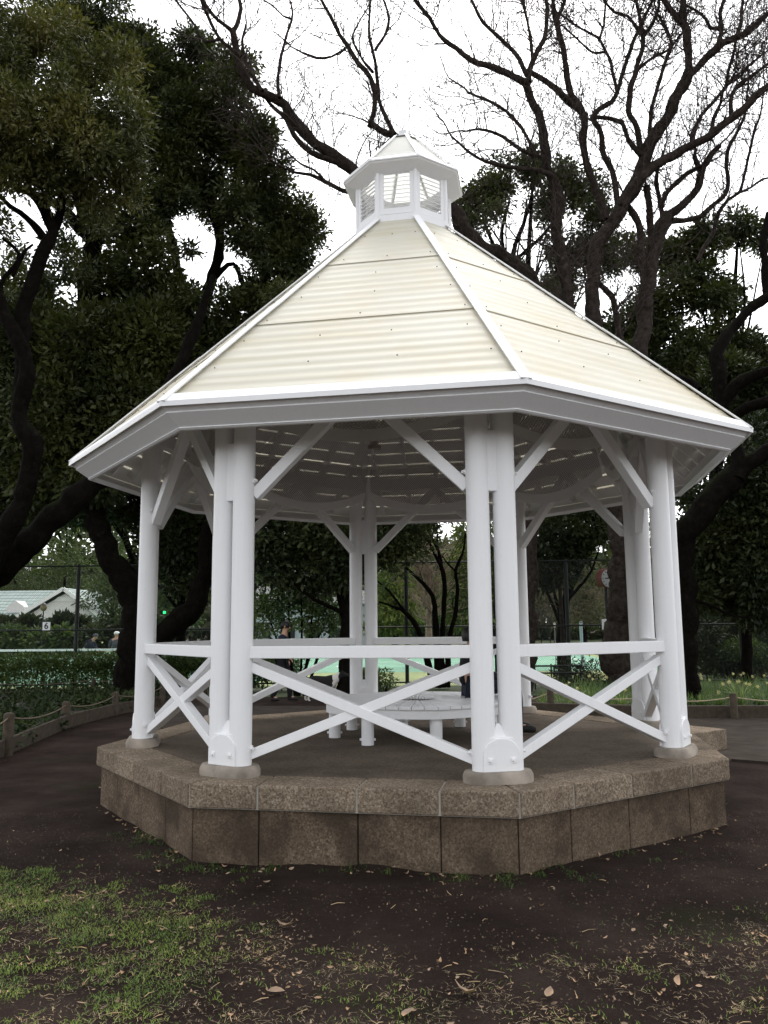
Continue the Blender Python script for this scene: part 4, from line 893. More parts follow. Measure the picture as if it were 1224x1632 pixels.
fence('second dark fence across the far end of the courts', -30, 12, 63, 3.0, [-30 + 3 * i for i in range(15)], (.1, 1.5, 3.0), .05)
fence('low dark wire fence with a double rail right of the court corner', gx(845, 13), gx(925, 13), 13.0, .62, [gx(p, 13) for p in (850, 876, 902, 922)], (.42, .60), .02, name='low_fence')
# tennis net, far left
YN = 19.5
net = thing('tennis_net', 'tennis net with a white top band beyond the left hedge', 'net', (-11, YN, 0))
x0, x1 = gx(-60, YN), gx(232, YN); zt = at(100, 1036, YN).z
NETM = M('white_band'); NETM.col((.78, .79, .80)); NETM = NETM.m
mb = MB(); mb.box(((x0 + x1) / 2, YN, zt), (x1 - x0, .02, .075)); child_local(mb.build('band', NETM, net), net)
me = npmesh('mesh', np.array([(x0, YN, .03), (x1, YN, .03), (x1, YN, zt - .04), (x0, YN, zt - .04)]), np.array([[0, 1, 2, 3]]), np.array([(x0, 0), (x1, 0), (x1, 1), (x0, 1)])); child_local(link('mesh', me, WIRE, net), net)
for x in (x0, x1): mb = MB(); mb.cyl((x, YN, 0), (x, YN, zt + .08), .045, n=10); child_local(mb.build('post', MAT['fence'], net, smooth=40), net)
# number board on the fence
bx = at(74, 998, YF - .12)
nb = thing('number_board', 'small white board with a black 6 on the court fence', 'sign', bx)
mb = MB(); mb.box((0, 0, 0), (.215, .015, .225)); mb.build('board', NETM, nb, bevel=.003)
fc = bpy.data.curves.new('numeral', 'FONT'); fc.body = '6'; fc.size = .24; fc.align_x = 'CENTER'; fc.align_y = 'CENTER'; fc.extrude = .002; fc.offset = .004
fo = bpy.data.objects.new('numeral', fc); C.objects.link(fo); fc.materials.append(MAT['fence'])
bpy.context.view_layer.update(); nme = bpy.data.meshes.new_from_object(fo.evaluated_get(bpy.context.evaluated_depsgraph_get())); bpy.data.objects.remove(fo)
fo = bpy.data.objects.new('numeral', nme); C.objects.link(fo); fo.parent = nb; fo.location = (0, -.011, 0); fo.rotation_euler = (PI / 2, 0, 0)
for dx in (-.07, .07):
    mb = MB(); mb.cyl((dx, .0085, .08), (dx, .085, .08), .006, n=6); mb.build('hook', MAT['fence'], nb)
# clubhouse
YH = 60.0
GT = M('green_roof_tiles'); _s = GT.n('SeparateXYZ'); GT.l(GT.n('NewGeometry').outputs['Position'], _s.inputs[0])
_w = GT.math('FRACT', GT.math('MULTIPLY', _s.outputs[2], 3.6)); _c = GT.math('FRACT', GT.math('MULTIPLY', _s.outputs[0], 2.6))
_k = GT.math('MAXIMUM', GT.math('LESS_THAN', _w, .22), GT.math('LESS_THAN', _c, .10))
GT.col(GT.mix(_k, GT.ramp(GT.noise(1.5, 4), [(.3, (.22, .275, .255)), (.7, (.33, .385, .36))]), (.10, .15, .13))).rough(.6); GT = GT.m
HW_ = simple('house_white', (.66, .64, .62), .06, 1, .8, .1); HT = simple('house_trim', (.74, .74, .72), .04, 1, .7, 0); HS = simple('house_window_grey', (.30, .29, .28), .1, 2, .8, 0)  # HS: plain grey for the clubhouse window
hx0, hx1, hxm = gx(33, YH), gx(157, YH), gx(102, YH); ez, rz = at(100, 979, YH).z, at(102, 939, YH).z
house = thing('clubhouse', 'small white clubhouse with green tiled roof, broad gable and dormer', 'house', (hxm, YH + 3, 0)); HB = lambda mb, n, m, **k: (lambda o: (child_local(o, house), o)[1])(mb.build(n, m, house, **k))
mb = MB(); mb.prism([(hx0 + .45, 0), (hx1 - .45, 0), (hx1 - .45, ez - .1), (hxm, rz - .35), (hx0 + .45, ez - .1)], 0, 8, lambda v: Vector((v.x, YH + v.z, v.y))); mb.box((hx0 - 4.2, YH + 4.6, 1.3), (9, 5, 2.6)); HB(mb, 'wall', HW_)
mb = MB()
for a, b in (((hx0 - .15, ez - .12), (hxm, rz)), ((hxm, rz), (hx1 + .15, ez - .12))):
    p, q = Vector((a[0], YH - .45, a[1])), Vector((b[0], YH - .45, b[1])); dz = Vector((0, 0, .10)); dy = Vector((0, 9, 0)); mb.add([p, q, q + dy, p + dy, p + dz, q + dz, q + dy + dz, p + dy + dz], [(0, 1, 2, 3), (4, 7, 6, 5), (0, 4, 5, 1), (1, 5, 6, 2), (2, 6, 7, 3), (3, 7, 4, 0)])
HB(mb, 'roof', GT)
ry = rz + .18; ey = ez - .05
mb = MB(); p = [Vector((hx0 - 9, YH + 1.4, ey)), Vector((hxm, YH + 1.4, ey)), Vector((hxm, YH + 5.4, ry)), Vector((hx0 - 9, YH + 5.4, ry)), Vector((hx0 - 9, YH + 9, ey)), Vector((hxm, YH + 9, ey))]; dz = Vector((0, 0, -.12))
mb.add(p + [x + dz for x in p], [(0, 1, 2, 3), (3, 2, 5, 4), (6, 9, 8, 7), (9, 10, 11, 8), (0, 6, 7, 1), (4, 5, 11, 10), (0, 3, 9, 6), (3, 4, 10, 9), (1, 7, 8, 2), (2, 8, 11, 5)]); HB(mb, 'roof', GT)
for a, b in (((hx0 - .2, ez - .2), (hxm, rz + .02)), ((hxm, rz + .02), (hx1 + .2, ez - .2))):
    mb = MB(); mb.beam((a[0], YH - .5, a[1]), (b[0], YH - .5, b[1]), .08, .30); HB(mb, 'bargeboard', HT)
mb = MB(); mb.prism([(hxm - 1.0, rz - 1.0), (hxm + 1.0, rz - 1.0), (hxm + .55, rz - .62), (hxm - .55, rz - .62)], -.06, .0, lambda v: Vector((v.x, YH + v.z, v.y))); HB(mb, 'gable_panel', HT)
dxm = gx(24, YH + 2); mb = MB(); mb.prism([(dxm - .75, ey + .25), (dxm + .75, ey + .25), (dxm + .75, ey + .75), (dxm, ey + 1.3), (dxm - .75, ey + .75)], 0, 2.6, lambda v: Vector((v.x, YH + 1.9 + v.z, v.y))); dorm = HB(mb, 'dormer', HW_)
for s in (-1, 1): mb = MB(); mb.beam((dxm + s * .95, YH + 1.8, ey + .68), (dxm, YH + 1.8, ey + 1.42), .10, .14); o = mb.build('bargeboard', HT, dorm); o.matrix_parent_inverse = Matrix.Translation(-Vector(house.location))
mb = MB(); mb.box((hxm, YH - .03, 1.7), (1.2, .06, 1.1)); HB(mb, 'window', HS)
# pale low building behind the tall shrub
bx0, bx1 = gx(395, 44), gx(585, 44)
bl_ = thing('pale_building', 'long low pale building half hidden behind the tall shrub', 'building', ((bx0 + bx1) / 2, 46, 0)); BB = lambda mb, n, m: child_local(mb.build(n, m, bl_), bl_)
PB = simple('pale_blue_wall', (.42, .44, .47), .1, 1, .8, .1)
mb = MB(); mb.box(((bx0 + bx1) / 2, 46, 1.55), (bx1 - bx0, 4, 3.1)); BB(mb, 'wall', PB)
mb = MB(); mb.prism([(43.5, 3.1), (48.5, 3.1), (46, 4.4)], bx0 - .4, bx1 + .4, lambda v: Vector((v.z, v.x, v.y))); BB(mb, 'roof', simple('grey_roof', (.18, .18, .18), .2, 3, .8, .2))
for i in range(4): mb = MB(); mb.box((bx0 + 1 + i * 1.55, 43.97, 1.5), (.9, .08, 1.0)); BB(mb, 'window', MAT['fence'])
# lantern post in front of the clubhouse
lx = gx(68, 42); lp = thing('lamp_post', 'thin post with an amber round lantern before the clubhouse', 'lamp post', (lx, 42, 0)); zl = at(68, 968, 42).z
mb = MB(); mb.cyl((0, 0, 0), (0, 0, zl - .2), .04, n=8); mb.build('pole', MAT['darkmetal'], lp)
mb = MB(); mb.lathe([(.05, -.24), (.16, -.16), (.21, 0), (.16, .14), (.06, .2)], (0, 0, zl), 12); mb.build('lantern', simple('amber_glass', (.12, .085, .04), .2, 3, .4, 0), lp, smooth=True)
mb = MB(); mb.lathe([(.20, .17), (.12, .24), (.03, .30)], (0, 0, zl), 12); mb.build('cap', MAT['darkmetal'], lp)
# green lit sign
gp = at(262, 976, 38); gs = thing('exit_light', 'tiny glowing green sign on a thin post seen between the left posts', 'sign', (gp.x, 38, 0))
GL = M('green_light'); GL.p.inputs['Emission Color'].default_value = (.02, .8, .22, 1); GL.p.inputs['Emission Strength'].default_value = .7; GL.col((.02, .3, .1))
mb = MB(); mb.box((0, 0, gp.z), (.14, .05, .14)); mb.build('panel', GL.m, gs); mb = MB(); mb.box((0, .06, gp.z), (.19, .06, .19)); mb.build('case', MAT['darkmetal'], gs); mb = MB(); mb.cyl((0, .06, 0), (0, .06, gp.z - .096), .03, n=8); mb.build('pole', MAT['darkmetal'], gs)
# park clock with sign plates
YC = 14.0; cp = at(965, 922, YC)
ck = thing('park_clock', 'round red-cased clock on a black post with white sign plates', 'clock', (cp.x, YC, 0)); turn = Matrix.Rotation(R_(28), 3, 'Z')
def T3(v): return turn @ Vector(v) + Vector((0, 0, cp.z))
mb = MB(); mb.cyl((0, 0, -.05), (0, 0, cp.z - .24), .045, n=12); pole = mb.build('pole', MAT['darkmetal'], ck, smooth=40)
mb = MB(); mb.cyl(T3((0, -.11, 0)), T3((0, .11, 0)), .265, n=32); case = mb.build('case', simple('clock_red', (.13, .045, .035), .15, 5, .5, 0), ck, smooth=40, bevel=.015)
mb = MB(); mb.cyl(T3((0, -.118, 0)), T3((0, -.112, 0)), .235, n=32); face = mb.build('dial', simple('clock_dial', (.36, .38, .36), .05, 4, .6, 0), ck, smooth=40)
for i in range(12):
    a = i * PI / 6; mb = MB(); mb.beam(T3((math.sin(a) * .17, -.122, math.cos(a) * .17)), T3((math.sin(a) * .215, -.122, math.cos(a) * .215)), .02, .004, T3((0, -1, 0)) - T3((0, 0, 0))); mb.build('hour_mark', MAT['darkmetal'], face)
for a, l_, w_ in ((R_(2), .17, .02), (R_(-90), .12, .026)):
    mb = MB(); mb.beam(T3((0, -.126, 0)), T3((math.sin(a) * l_, -.126, math.cos(a) * l_)), w_, .005, T3((0, -1, 0)) - T3((0, 0, 0))); mb.build('hand', MAT['darkmetal'], face)
zp = at(965, 995, YC).z
for dx in (-.095, .095): mb = MB(); mb.box((dx, -.03, zp), (.13, .012, .28)); mb.build('sign_plate', NETM, ck, bevel=.003)
# pale blue net post and little white lamp beyond the right rail
p_ = thing('net_post', 'pale blue tennis net post standing on the far court', 'post', (gx(926, 24), 24, 0)); mb = MB(); mb.cyl((0, 0, 0), (0, 0, at(926, 992, 24).z), .06, n=10); mb.build('pole', simple('pale_blue_paint', (.35, .42, .47), .05, 4, .5, 0), p_, smooth=40); mb = MB(); mb.lathe([(.065, 0), (.065, .03), (.02, .06)], (0, 0, at(926, 992, 24).z), 10); mb.build('cap', MAT['darkmetal'], p_)
p_ = thing('garden_light', 'thin pole with a tiny white light near the young bare tree', 'light', (gx(884, 16), 16, 0)); zt_ = at(884, 1000, 16).z; mb = MB(); mb.cyl((0, 0, 0), (0, 0, zt_), .014, n=8); mb.build('pole', simple('grey_pole', (.3, .3, .3), .1, 4, .5, 0), p_); mb = MB(); mb.lathe([(.02, 0), (.032, .03), (.032, .12), (.012, .15)], (0, 0, zt_), 12); mb.build('lamp_head', NETM, p_, smooth=True)
# pale houses far right behind the thicket
hb = thing('far_house', 'distant pale house with reddish roof glimpsed through the right thicket', 'house', (gx(1128, 46), 46, 0)); z0_ = at(1128, 985, 46).z
mb = MB(); mb.box((0, 0, z0_ / 2), (3.4, 3, z0_)); mb.build('wall', HW_, hb); mb = MB(); mb.prism([(-1.9, z0_), (1.9, z0_), (0, z0_ + .9)], -1.9, 1.9, lambda v: Vector((v.z, v.x, v.y))); mb.build('roof', simple('red_brown_roof', (.26, .15, .12), .2, 3, .8, .1), hb)
for x in (-.9, .6): mb = MB(); mb.box((x, -1.5, z0_ - .75), (.7, .06, .6)); mb.build('window', MAT['fence'], hb)

# ================================================================== HEDGES, BEDS, ROPE FENCES
rs = np.random.RandomState(95)
def hedge(label, x0, x1, Y, H, n, leaf, seed, D=.45, size=.07, lo=.12):
    rs = np.random.RandomState(seed); root = thing('hedge', label, 'hedge', ((x0 + x1) / 2, Y, 0)); bl = []; T = []
    x = x0
    while x < x1:
        bl.append((x, Y + rs.normal(0, .05), H * .80, .30, D, H * .20)); bl.append((x, Y, H * .5, .3, D * .8, H * .35)); x += .28
        p0 = np.array([x + rs.normal(0, .05), Y + rs.normal(0, .1), -.02]); p1 = p0 + np.array([rs.normal(0, .12), rs.normal(0, .08), H * .75]); P, Rr = smooth_path(np.array([p0, (p0 + p1) / 2 + rs.normal(0, .04, 3), p1]), np.array([.014, .011, .004]), .2); T.append((P, Rr, 4))
    put(root, T, BARK_D, bl, n, size, leaf, rs, trunk='stem', crown='foliage', clump=10, cs=.075, shell=.35, aspect=.5); return root
hedge('clipped leafy hedge in front of the court fence, left of the gazebo', gx(-40, 13.2), gx(212, 13.2), 13.2, 1.00, 17000, LEAF_H, 96)
hedge('leafy hedge seen between the left gazebo posts', gx(232, 13), gx(345, 13), 13.0, 1.0, 10000, LEAF_H, 97)
hedge('leafy hedge behind the walking man and his dog', gx(398, 13.2), gx(470, 13.2), 13.2, .95, 7000, LEAF_H, 98)
# ground plants in the left bed
def in_poly(pts, poly):
    r_ = np.zeros(len(pts), bool); n = len(poly)
    for i in range(n):
        (x1, y1), (x2, y2) = poly[i], poly[(i + 1) % n]
        c = ((y1 > pts[:, 1]) != (y2 > pts[:, 1])) & (pts[:, 0] < (x2 - x1) * (pts[:, 1] - y1) / (y2 - y1 + 1e-9) + x1); r_ ^= c
    return r_
BEDL = [(-5.45, 1.0), (-5.35, 2.4), (-5.85, 5.4), (-5.75, 7.4), (-5.9, 12.4), (-14, 12.6), (-14, 1.0)]
BEDR = [(2.35, 7.05), (4.3, 6.3), (14, 6.2), (16, 16), (6.8, 12.4), (3.3, 11.5)]
bedm = simple('dark_bed_soil', (.030, .024, .018), .3, 3, .95, .6, 40)
sheet('planting_soil', BEDL, .05, bedm, .15); o_ = sheet('planting_soil', BEDR, .09, bedm, .2)
def scatter(rs, poly, n):
    p = np.array(poly); lo, hi = p.min(0), p.max(0); q = rs.uniform(lo, hi, (n, 2)); return q[in_poly(q, poly)]
q = scatter(rs, BEDL, 2600); q = q[rs.rand(len(q)) < np.clip(.2 + .9 * np.array([mnoise.noise((x * .5, y * .5, 7)) for x, y in q]) + .3, 0, 1)]
bl = [(x, y, .05 + .10 * rs.rand(), .16, .16, .10) for x, y in q]
setting(leaves_mesh('ground_cover', rs, bl, 34000, .085, LEAF_G, clump=8, cs=.08, shell=.2, aspect=.6), 'stuff', 'low dark leafy ground cover in the left bed')
q = scatter(rs, BEDR, 1500); q = q[(q[:, 1] > 6.5)]; bl = [(x, y, .12 + .08 * rs.rand(), .2, .2, .12) for x, y in q]
STRAP = leafmat('strap_leaves', (.045, .085, .030), (.11, .17, .065), .4, .3, 2.0)
STRAPL = leafmat('variegated_strap_leaves', (.14, .20, .07), (.30, .36, .16), .45, .3, 2.0)
q = scatter(rs, BEDR, 12000); q = q[(q[:, 1] > 6.6) & (q[:, 1] < 12)]
setting(strips(rs, np.column_stack([q, np.full(len(q), .08)]), .40, .018, .35, STRAP, 'daffodil_foliage', seg=4, lean=.6), 'stuff', 'mass of narrow green daffodil leaves in the right bed')
# daffodil blooms: far and tiny, counted as one mass
def blooms(n, poly, name):
    V = []; F = []
    q = scatter(rs, poly, n); q = q[(q[:, 1] > 6.9) & (q[:, 1] < 11.5)]
    for x, y in q:
        z = rs.uniform(.36, .52); c = Vector((x, y, z)); az = rs.normal(-PI / 2, .8); d = Vector((math.cos(az), math.sin(az), .15)).normalized(); a = d.cross(Vector((0, 0, 1))).normalized(); b = a.cross(d)
        for i in range(6):
            t = i * PI / 3; u0 = a * math.cos(t) + b * math.sin(t); v0 = a * math.cos(t + .9) * .5 + b * math.sin(t + .9) * .5; v1 = a * math.cos(t - .9) * .5 + b * math.sin(t - .9) * .5
            o = len(V); V += [c, c + v0 * .03, c + u0 * .045 - d * .008, c + v1 * .03]; F.append((o, o + 1, o + 2, o + 3))
        for i in range(5):
            t0, t1_ = i * 2 * PI / 5, (i + 1) * 2 * PI / 5; o = len(V)
            e0 = a * math.cos(t0) + b * math.sin(t0); e1 = a * math.cos(t1_) + b * math.sin(t1_); V += [c + e0 * .012, c + e1 * .012, c + e1 * .018 + d * .03, c + e0 * .018 + d * .03]; F.append((o, o + 1, o + 2, o + 3))
    return link(name, npmesh(name, np.array([tuple(v) for v in V]), np.array(F)), simple(name, (.62, .58, .26), .3, 9, .6, 0))
setting(blooms(240, BEDR, 'daffodil_flowers'), 'stuff', 'scattered pale yellow daffodil flowers in the right bed')
plants = [(912, 1118, 7.3, .42, 70, STRAPL, 'pale arching strap-leaved clump right of the rope post by the open bay'), (935, 1095, 8.2, .5, 40, STRAP, 'upright strap-leaved clump behind the crossing of the right cross brace'), (862, 1125, 7.4, .35, 50, STRAP, 'low green clump just left of the rope post by the open bay'), (985, 1125, 7.0, .38, 60, STRAPL, 'yellowish strap-leaved clump against the far right double post'),
          (1110, 1128, 6.8, .42, 70, STRAP, 'strap-leaved clump with fading tips beside the near right post'), (1140, 1125, 6.8, .40, 70, STRAP, 'arching green clump just left of the right-hand rope post'), (1172, 1118, 7.0, .72, 45, STRAPL, 'tall pale upright clump behind the right-hand rope post'), (1200, 1122, 6.9, .5, 60, STRAP, 'arching green clump between the rope post and the frame edge'), (1085, 1128, 6.9, .34, 45, STRAP, 'low strap-leaved clump hidden partly by the near right post')]
for px, py, Y, h, n, mt, lb in plants:
    root = thing('strap_leaf_plant', lb, 'plant', (gx(px, Y), Y, .09), 'strap-leaved plants along the right bed'); a = rs.rand(n) * 6.28; r_ = rs.rand(n) * .07
    strips(rs, np.column_stack([np.cos(a) * r_, np.sin(a) * r_, np.zeros(n)]), h, .024, .55, mt, 'leaf_blades', root, seg=5, lean=1.0)
    mb = MB(); mb.lathe([(.075, -.03), (.06, .03), (.02, .06)], (0, 0, 0), 10); mb.build('crown', BARK_D, root)
# rope posts
def post_at(px, py, ptop, Y, label, r_=.055, mat='wood', base=0.0):
    x = gx(px, Y); z = at(px, ptop, Y).z
    o = MB(); o.lathe([(r_, -.15), (r_, z - .02 - base), (r_ * .75, z - base)], (0, 0, 0), 12); o = o.build('rope_post', MAT[mat], None, smooth=40, loc=(x, Y, base)); tag(o, label, 'post', 'wooden posts of the rope fences'); return Vector((x, Y, z - .06))
def rope(pts, label, sag=.07, r_=.011, mat='rope'):
    T = []
    P = []
    for a, b in zip(pts[:-1], pts[1:]):
        for i in range(9):
            t = i / 9; p = a.lerp(b, t); p.z -= sag * 4 * t * (1 - t); P.append(tuple(p))
    P.append(tuple(pts[-1])); o = tubes('rope', [(np.array(P), np.full(len(P), r_), 6)], MAT[mat]); tag(o, label, 'rope'); return o
A = [post_at(-75, 1262, 1165, .2, 'weathered rope post outside the left border', .06), post_at(22, 1205, 1136, 2.3, 'thick weathered rope post nearest the left border', .068), post_at(111, 1160, 1118, 5.35, 'weathered rope post in the middle of the left row', .068), post_at(188, 1140, 1103, 7.3, 'weathered rope post just left of the leftmost gazebo post', .062), post_at(262, 1118, 1090, 8.9, 'weathered rope post seen through the left cross brace', .06)]
rope(A, 'sagging rope along the left bed strung between weathered posts', .09, .012, 'rope_shaded')
A = [post_at(-60, 1105, 1078, 12.3, 'far rope post outside the left border in front of the hedge', .05), post_at(0, 1105, 1086, 12.3, 'far rope post at the left border in front of the hedge', .05), post_at(152, 1106, 1080, 12.3, 'far dark rope post in front of the clipped hedge', .055), post_at(330, 1110, 1084, 12.0, 'far rope post behind the front left double post', .05)]
rope(A, 'thin far rope hanging in front of the clipped hedge', .06, .010, 'rope_shaded')
A = [post_at(800, 1150, 1110, 7.2, 'rope post hidden behind the front right double post', .055, base=.05), post_at(873, 1140, 1098, 6.9, 'mossy rope post seen through the open bay', .06, base=.05), post_at(1030, 1148, 1106, 6.25, 'rope post hidden behind the right gazebo posts', .06, base=.05), post_at(1161, 1152, 1105, 5.9, 'weathered rope post in front of the daffodils at right', .062, base=.0), post_at(1300, 1150, 1105, 5.9, 'rope post outside the right border', .06)]
rope(A, 'pale rope strung along the daffodil bed at right', .07, .011)
# low edging of the beds
def edging(pts, label, h, th, mat='wood', name='bed_edging', z0=0.0):
    for i, (a, b) in enumerate(zip(pts[:-1], pts[1:])):
        mb = MB(); mb.beam((*a, z0 + h / 2), (*b, z0 + h / 2), th, h); tag(mb.build(name, MAT[mat], None, bevel=.012), label[i], 'edging', 'low edging of the planting beds')
edging([(-5.05, .4), (-5.28, 2.3), (-5.72, 5.3), (-5.62, 7.35), (-5.3, 8.9)], ['low board edging left of the nearest rope post', 'dark board edging between the two nearest left rope posts', 'dark board edging between the second and third left rope posts', 'far board edging of the left bed behind the leftmost gazebo post'], .22, .05)
edging([(-13, 12.25), (-6.0, 12.25)], ['straight low edging in front of the clipped hedge'], .14, .08, 'rope_shaded')
edging([(2.2, 7.0), (4.25, 6.2), (9.5, 6.1)], ['rounded log edging beyond the open bay', 'long log edging in front of the daffodils at right'], .22, .16)

# ================================================================== PEOPLE AND DOG
SKIN = simple('skin', (.42, .25, .17), .08, 8, .55, 0); HAIR = simple('dark_hair', (.012, .010, .010), .2, 30, .5, .3)
def skinned(name, verts, edges, radii, mat, parent, sub=2, root=0):
    me = bpy.data.meshes.new(name); me.from_pydata([tuple(v) for v in verts], edges, []); me.materials.append(mat)
    o = bpy.data.objects.new(name, me); C.objects.link(o); o.parent = parent
    m = o.modifiers.new('skin', 'SKIN'); m.use_smooth_shade = True
    sv = me.skin_vertices[0].data if me.skin_vertices else None
    if sv is None:
        bm = bmesh.new(); bm.from_mesh(me); bm.verts.layers.skin.verify(); bm.to_mesh(me); bm.free(); sv = me.skin_vertices[0].data
    for i, r_ in enumerate(radii):
        sv[i].radius = (r_, r_) if not isinstance(r_, tuple) else r_; sv[i].use_root = i == root
    sb = o.modifiers.new('subdivision', 'SUBSURF'); sb.levels = sub; sb.render_levels = sub
    return o
def chain(pts, rad, start=None, vs=None, es=None, rs_=None):
    prev = start
    for p, r_ in zip(pts, rad):
        vs.append(Vector(p)); rs_.append(r_)
        if prev is not None: es.append((prev, len(vs) - 1))
        prev = len(vs) - 1
    return prev
def person(label, loc, rotz, J, jacket, trousers, shoe, hairmat, cap=None, bulk=1.0, scarf=None):
    """local frame: x = facing, y = left, z up. J: joint dict"""
    root = thing('person', label, 'person', loc, None, rotz); v = {k: Vector(p) for k, p in J.items()}
    vs, es, rd = [], [], []
    ch_ = lambda pts, rad, st=None: chain(pts, rad, st, vs, es, rd)
    pel = ch_([v['hip']], [.115 * bulk]); ch = ch_([(v['hip'] * .5 + v['chest'] * .5), v['chest']], [.11 * bulk, .125 * bulk], pel)
    nk = ch_([v['neck']], [.055], ch); face = (v['head'] - v['neck']).normalized(); fwd = Vector(J.get('look', (1, 0, 0))).normalized()
    hd = ch_([v['neck'] * .45 + v['head'] * .55 + fwd * .01, v['head'], v['head'] + face * .075 - fwd * .01], [.068, .088, .062], nk)
    for s, S_ in ((1, 'l'), (-1, 'r')):
        sh = ch_([v['chest'] + (v['sh_' + S_] - v['chest']) * .6, v['sh_' + S_]], [.075, .062], ch)
        el = ch_([v['el_' + S_]], [.044], sh); wr = ch_([v['wr_' + S_]], [.028], el)
        d = (v['wr_' + S_] - v['el_' + S_]).normalized(); side = d.cross(Vector((0, 0, 1)) if abs(d.z) < .9 else Vector((1, 0, 0))).normalized(); dn = d.cross(side).normalized()
        pa = ch_([v['wr_' + S_] + d * .05], [.030], wr)
        for q, ln in zip((-.027, -.009, .009, .027), (.060, .072, .068, .052)):
            ch_([v['wr_' + S_] + d * .085 + side * q, v['wr_' + S_] + d * (.085 + ln * .5) + side * q * 1.1 + dn * .010, v['wr_' + S_] + d * (.085 + ln * .85) + side * q + dn * .030], [.010, .009, .007], pa)
        ch_([v['wr_' + S_] + d * .045 + side * -.040, v['wr_' + S_] + d * .085 + side * -.058], [.011, .009], pa)
        th = ch_([v['hip'] + (v['th_' + S_] - v['hip']) * .9], [.088 * bulk], pel); kn = ch_([v['kn_' + S_]], [.058], th); an = ch_([v['an_' + S_]], [.038], kn)
        ch_([v['toe_' + S_]], [.032], an)
    body = skinned('body', vs, es, rd, SKIN, root)
    vs, es, rd = [], [], []                              # jacket over torso and arms
    a = ch_([v['hip'] + Vector((0, 0, -.03))], [.14 * bulk]); b = ch_([v['hip'] * .5 + v['chest'] * .5, v['chest']], [.135 * bulk, .150 * bulk], a); ch_([v['neck'] - (v['neck'] - v['chest']) * .25], [.075], b)
    for S_ in 'lr':
        c = ch_([v['chest'] + (v['sh_' + S_] - v['chest']) * .6, v['sh_' + S_]], [.098, .082], b); ch_([v['el_' + S_], v['wr_' + S_] - (v['wr_' + S_] - v['el_' + S_]).normalized() * .02], [.063, .044], c)
    skinned('jacket', vs, es, rd, jacket, root)
    vs, es, rd = [], [], []
    a = ch_([v['hip']], [.128 * bulk])
    for S_ in 'lr':
        c = ch_([v['hip'] + (v['th_' + S_] - v['hip']) * .9], [.102 * bulk], a); ch_([v['kn_' + S_], v['an_' + S_], v['an_' + S_] + (v['an_' + S_] - v['kn_' + S_]).normalized() * .045], [.074, .060, .056], c)
    skinned('trousers', vs, es, rd, trousers, root)
    for S_ in 'lr':
        vs, es, rd = [], [], []; d = (v['toe_' + S_] - v['an_' + S_]); d.z = 0; d = d.normalized(); g = v['toe_' + S_].z
        ch_([Vector((v['an_' + S_].x, v['an_' + S_].y, g + .012)) - d * .05, Vector((v['an_' + S_].x, v['an_' + S_].y, g + .02)) + d * .06, Vector((v['toe_' + S_].x, v['toe_' + S_].y, g + .004)) + d * .03], [.046, .046, .036]); skinned('shoe', vs, es, rd, shoe, root)
    hc = v['head']; mb = MB()                            # hair or cap: a shell over the skull
    prof = [(.100, -.045), (.106, 0), (.102, .045), (.080, .085), (.045, .108), (.01, .116)]
    if cap: prof = [(.101, .01), (.108, .03), (.104, .06), (.085, .095), (.045, .118), (.01, .124)]
    mb.lathe(prof, hc - fwd * .018 + face * (.0 if not cap else -.005), 16)
    if cap: mb.box(hc + fwd * .125 + Vector((0, 0, .028)), (.11, .15, .012), Vector((1, 0, 0)).rotation_difference(Vector((fwd.x, fwd.y, 0)).normalized()).to_matrix())
    mb.build('cap' if cap else 'hair', cap or hairmat, root, smooth=True)
    lat = fwd.cross(face).normalized()
    for s in (-1, 1):
        mb = MB(); mb.lathe([(.003, -.010), (.010, -.004), (.010, .004), (.003, .010)], hc + fwd * .080 + lat * s * .032 + face * .0, 8); mb.build('eye', MAT['darkmetal'], root, smooth=True)
        mb = MB(); mb.lathe([(.006, -.030), (.016, -.012), (.018, .012), (.006, .028)], hc + lat * s * .092 - face * .02, 8); mb.build('ear', SKIN, root, smooth=True)
    mb = MB(); mb.add([hc + fwd * .084 + face * .0, hc + fwd * .084 - face * .05 + lat * .018, hc + fwd * .084 - face * .05 - lat * .018, hc + fwd * .112 - face * .045], [(0, 1, 3), (0, 3, 2), (1, 2, 3), (0, 2, 1)]); mb.build('nose', SKIN, root)
    mb = MB(); mb.box(hc + fwd * .083 - face * .078, (.012, .045, .010), Vector((1, 0, 0)).rotation_difference(fwd).to_matrix()); mb.build('mouth', simple('lips', (.30, .12, .10), .1, 5, .6, 0), root)
    return root
NAVY = simple('navy_cloth', (.012, .016, .028), .25, 12, .9, .4); BLACK = simple('black_cloth', (.009, .009, .011), .25, 12, .9, .4); GREYC = simple('grey_cloth', (.06, .065, .075), .25, 12, .9, .4); SHOE = simple('dark_shoe', (.012, .011, .010), .2, 10, .6, .1); WCAP = simple('white_cap', (.72, .72, .72), .05, 6, .8, 0); LBLUE = simple('pale_sleeve', (.30, .33, .40), .1, 6, .8, 0)
SOCK = simple('grey_sock', (.12, .11, .10), .2, 30, .9, .2)
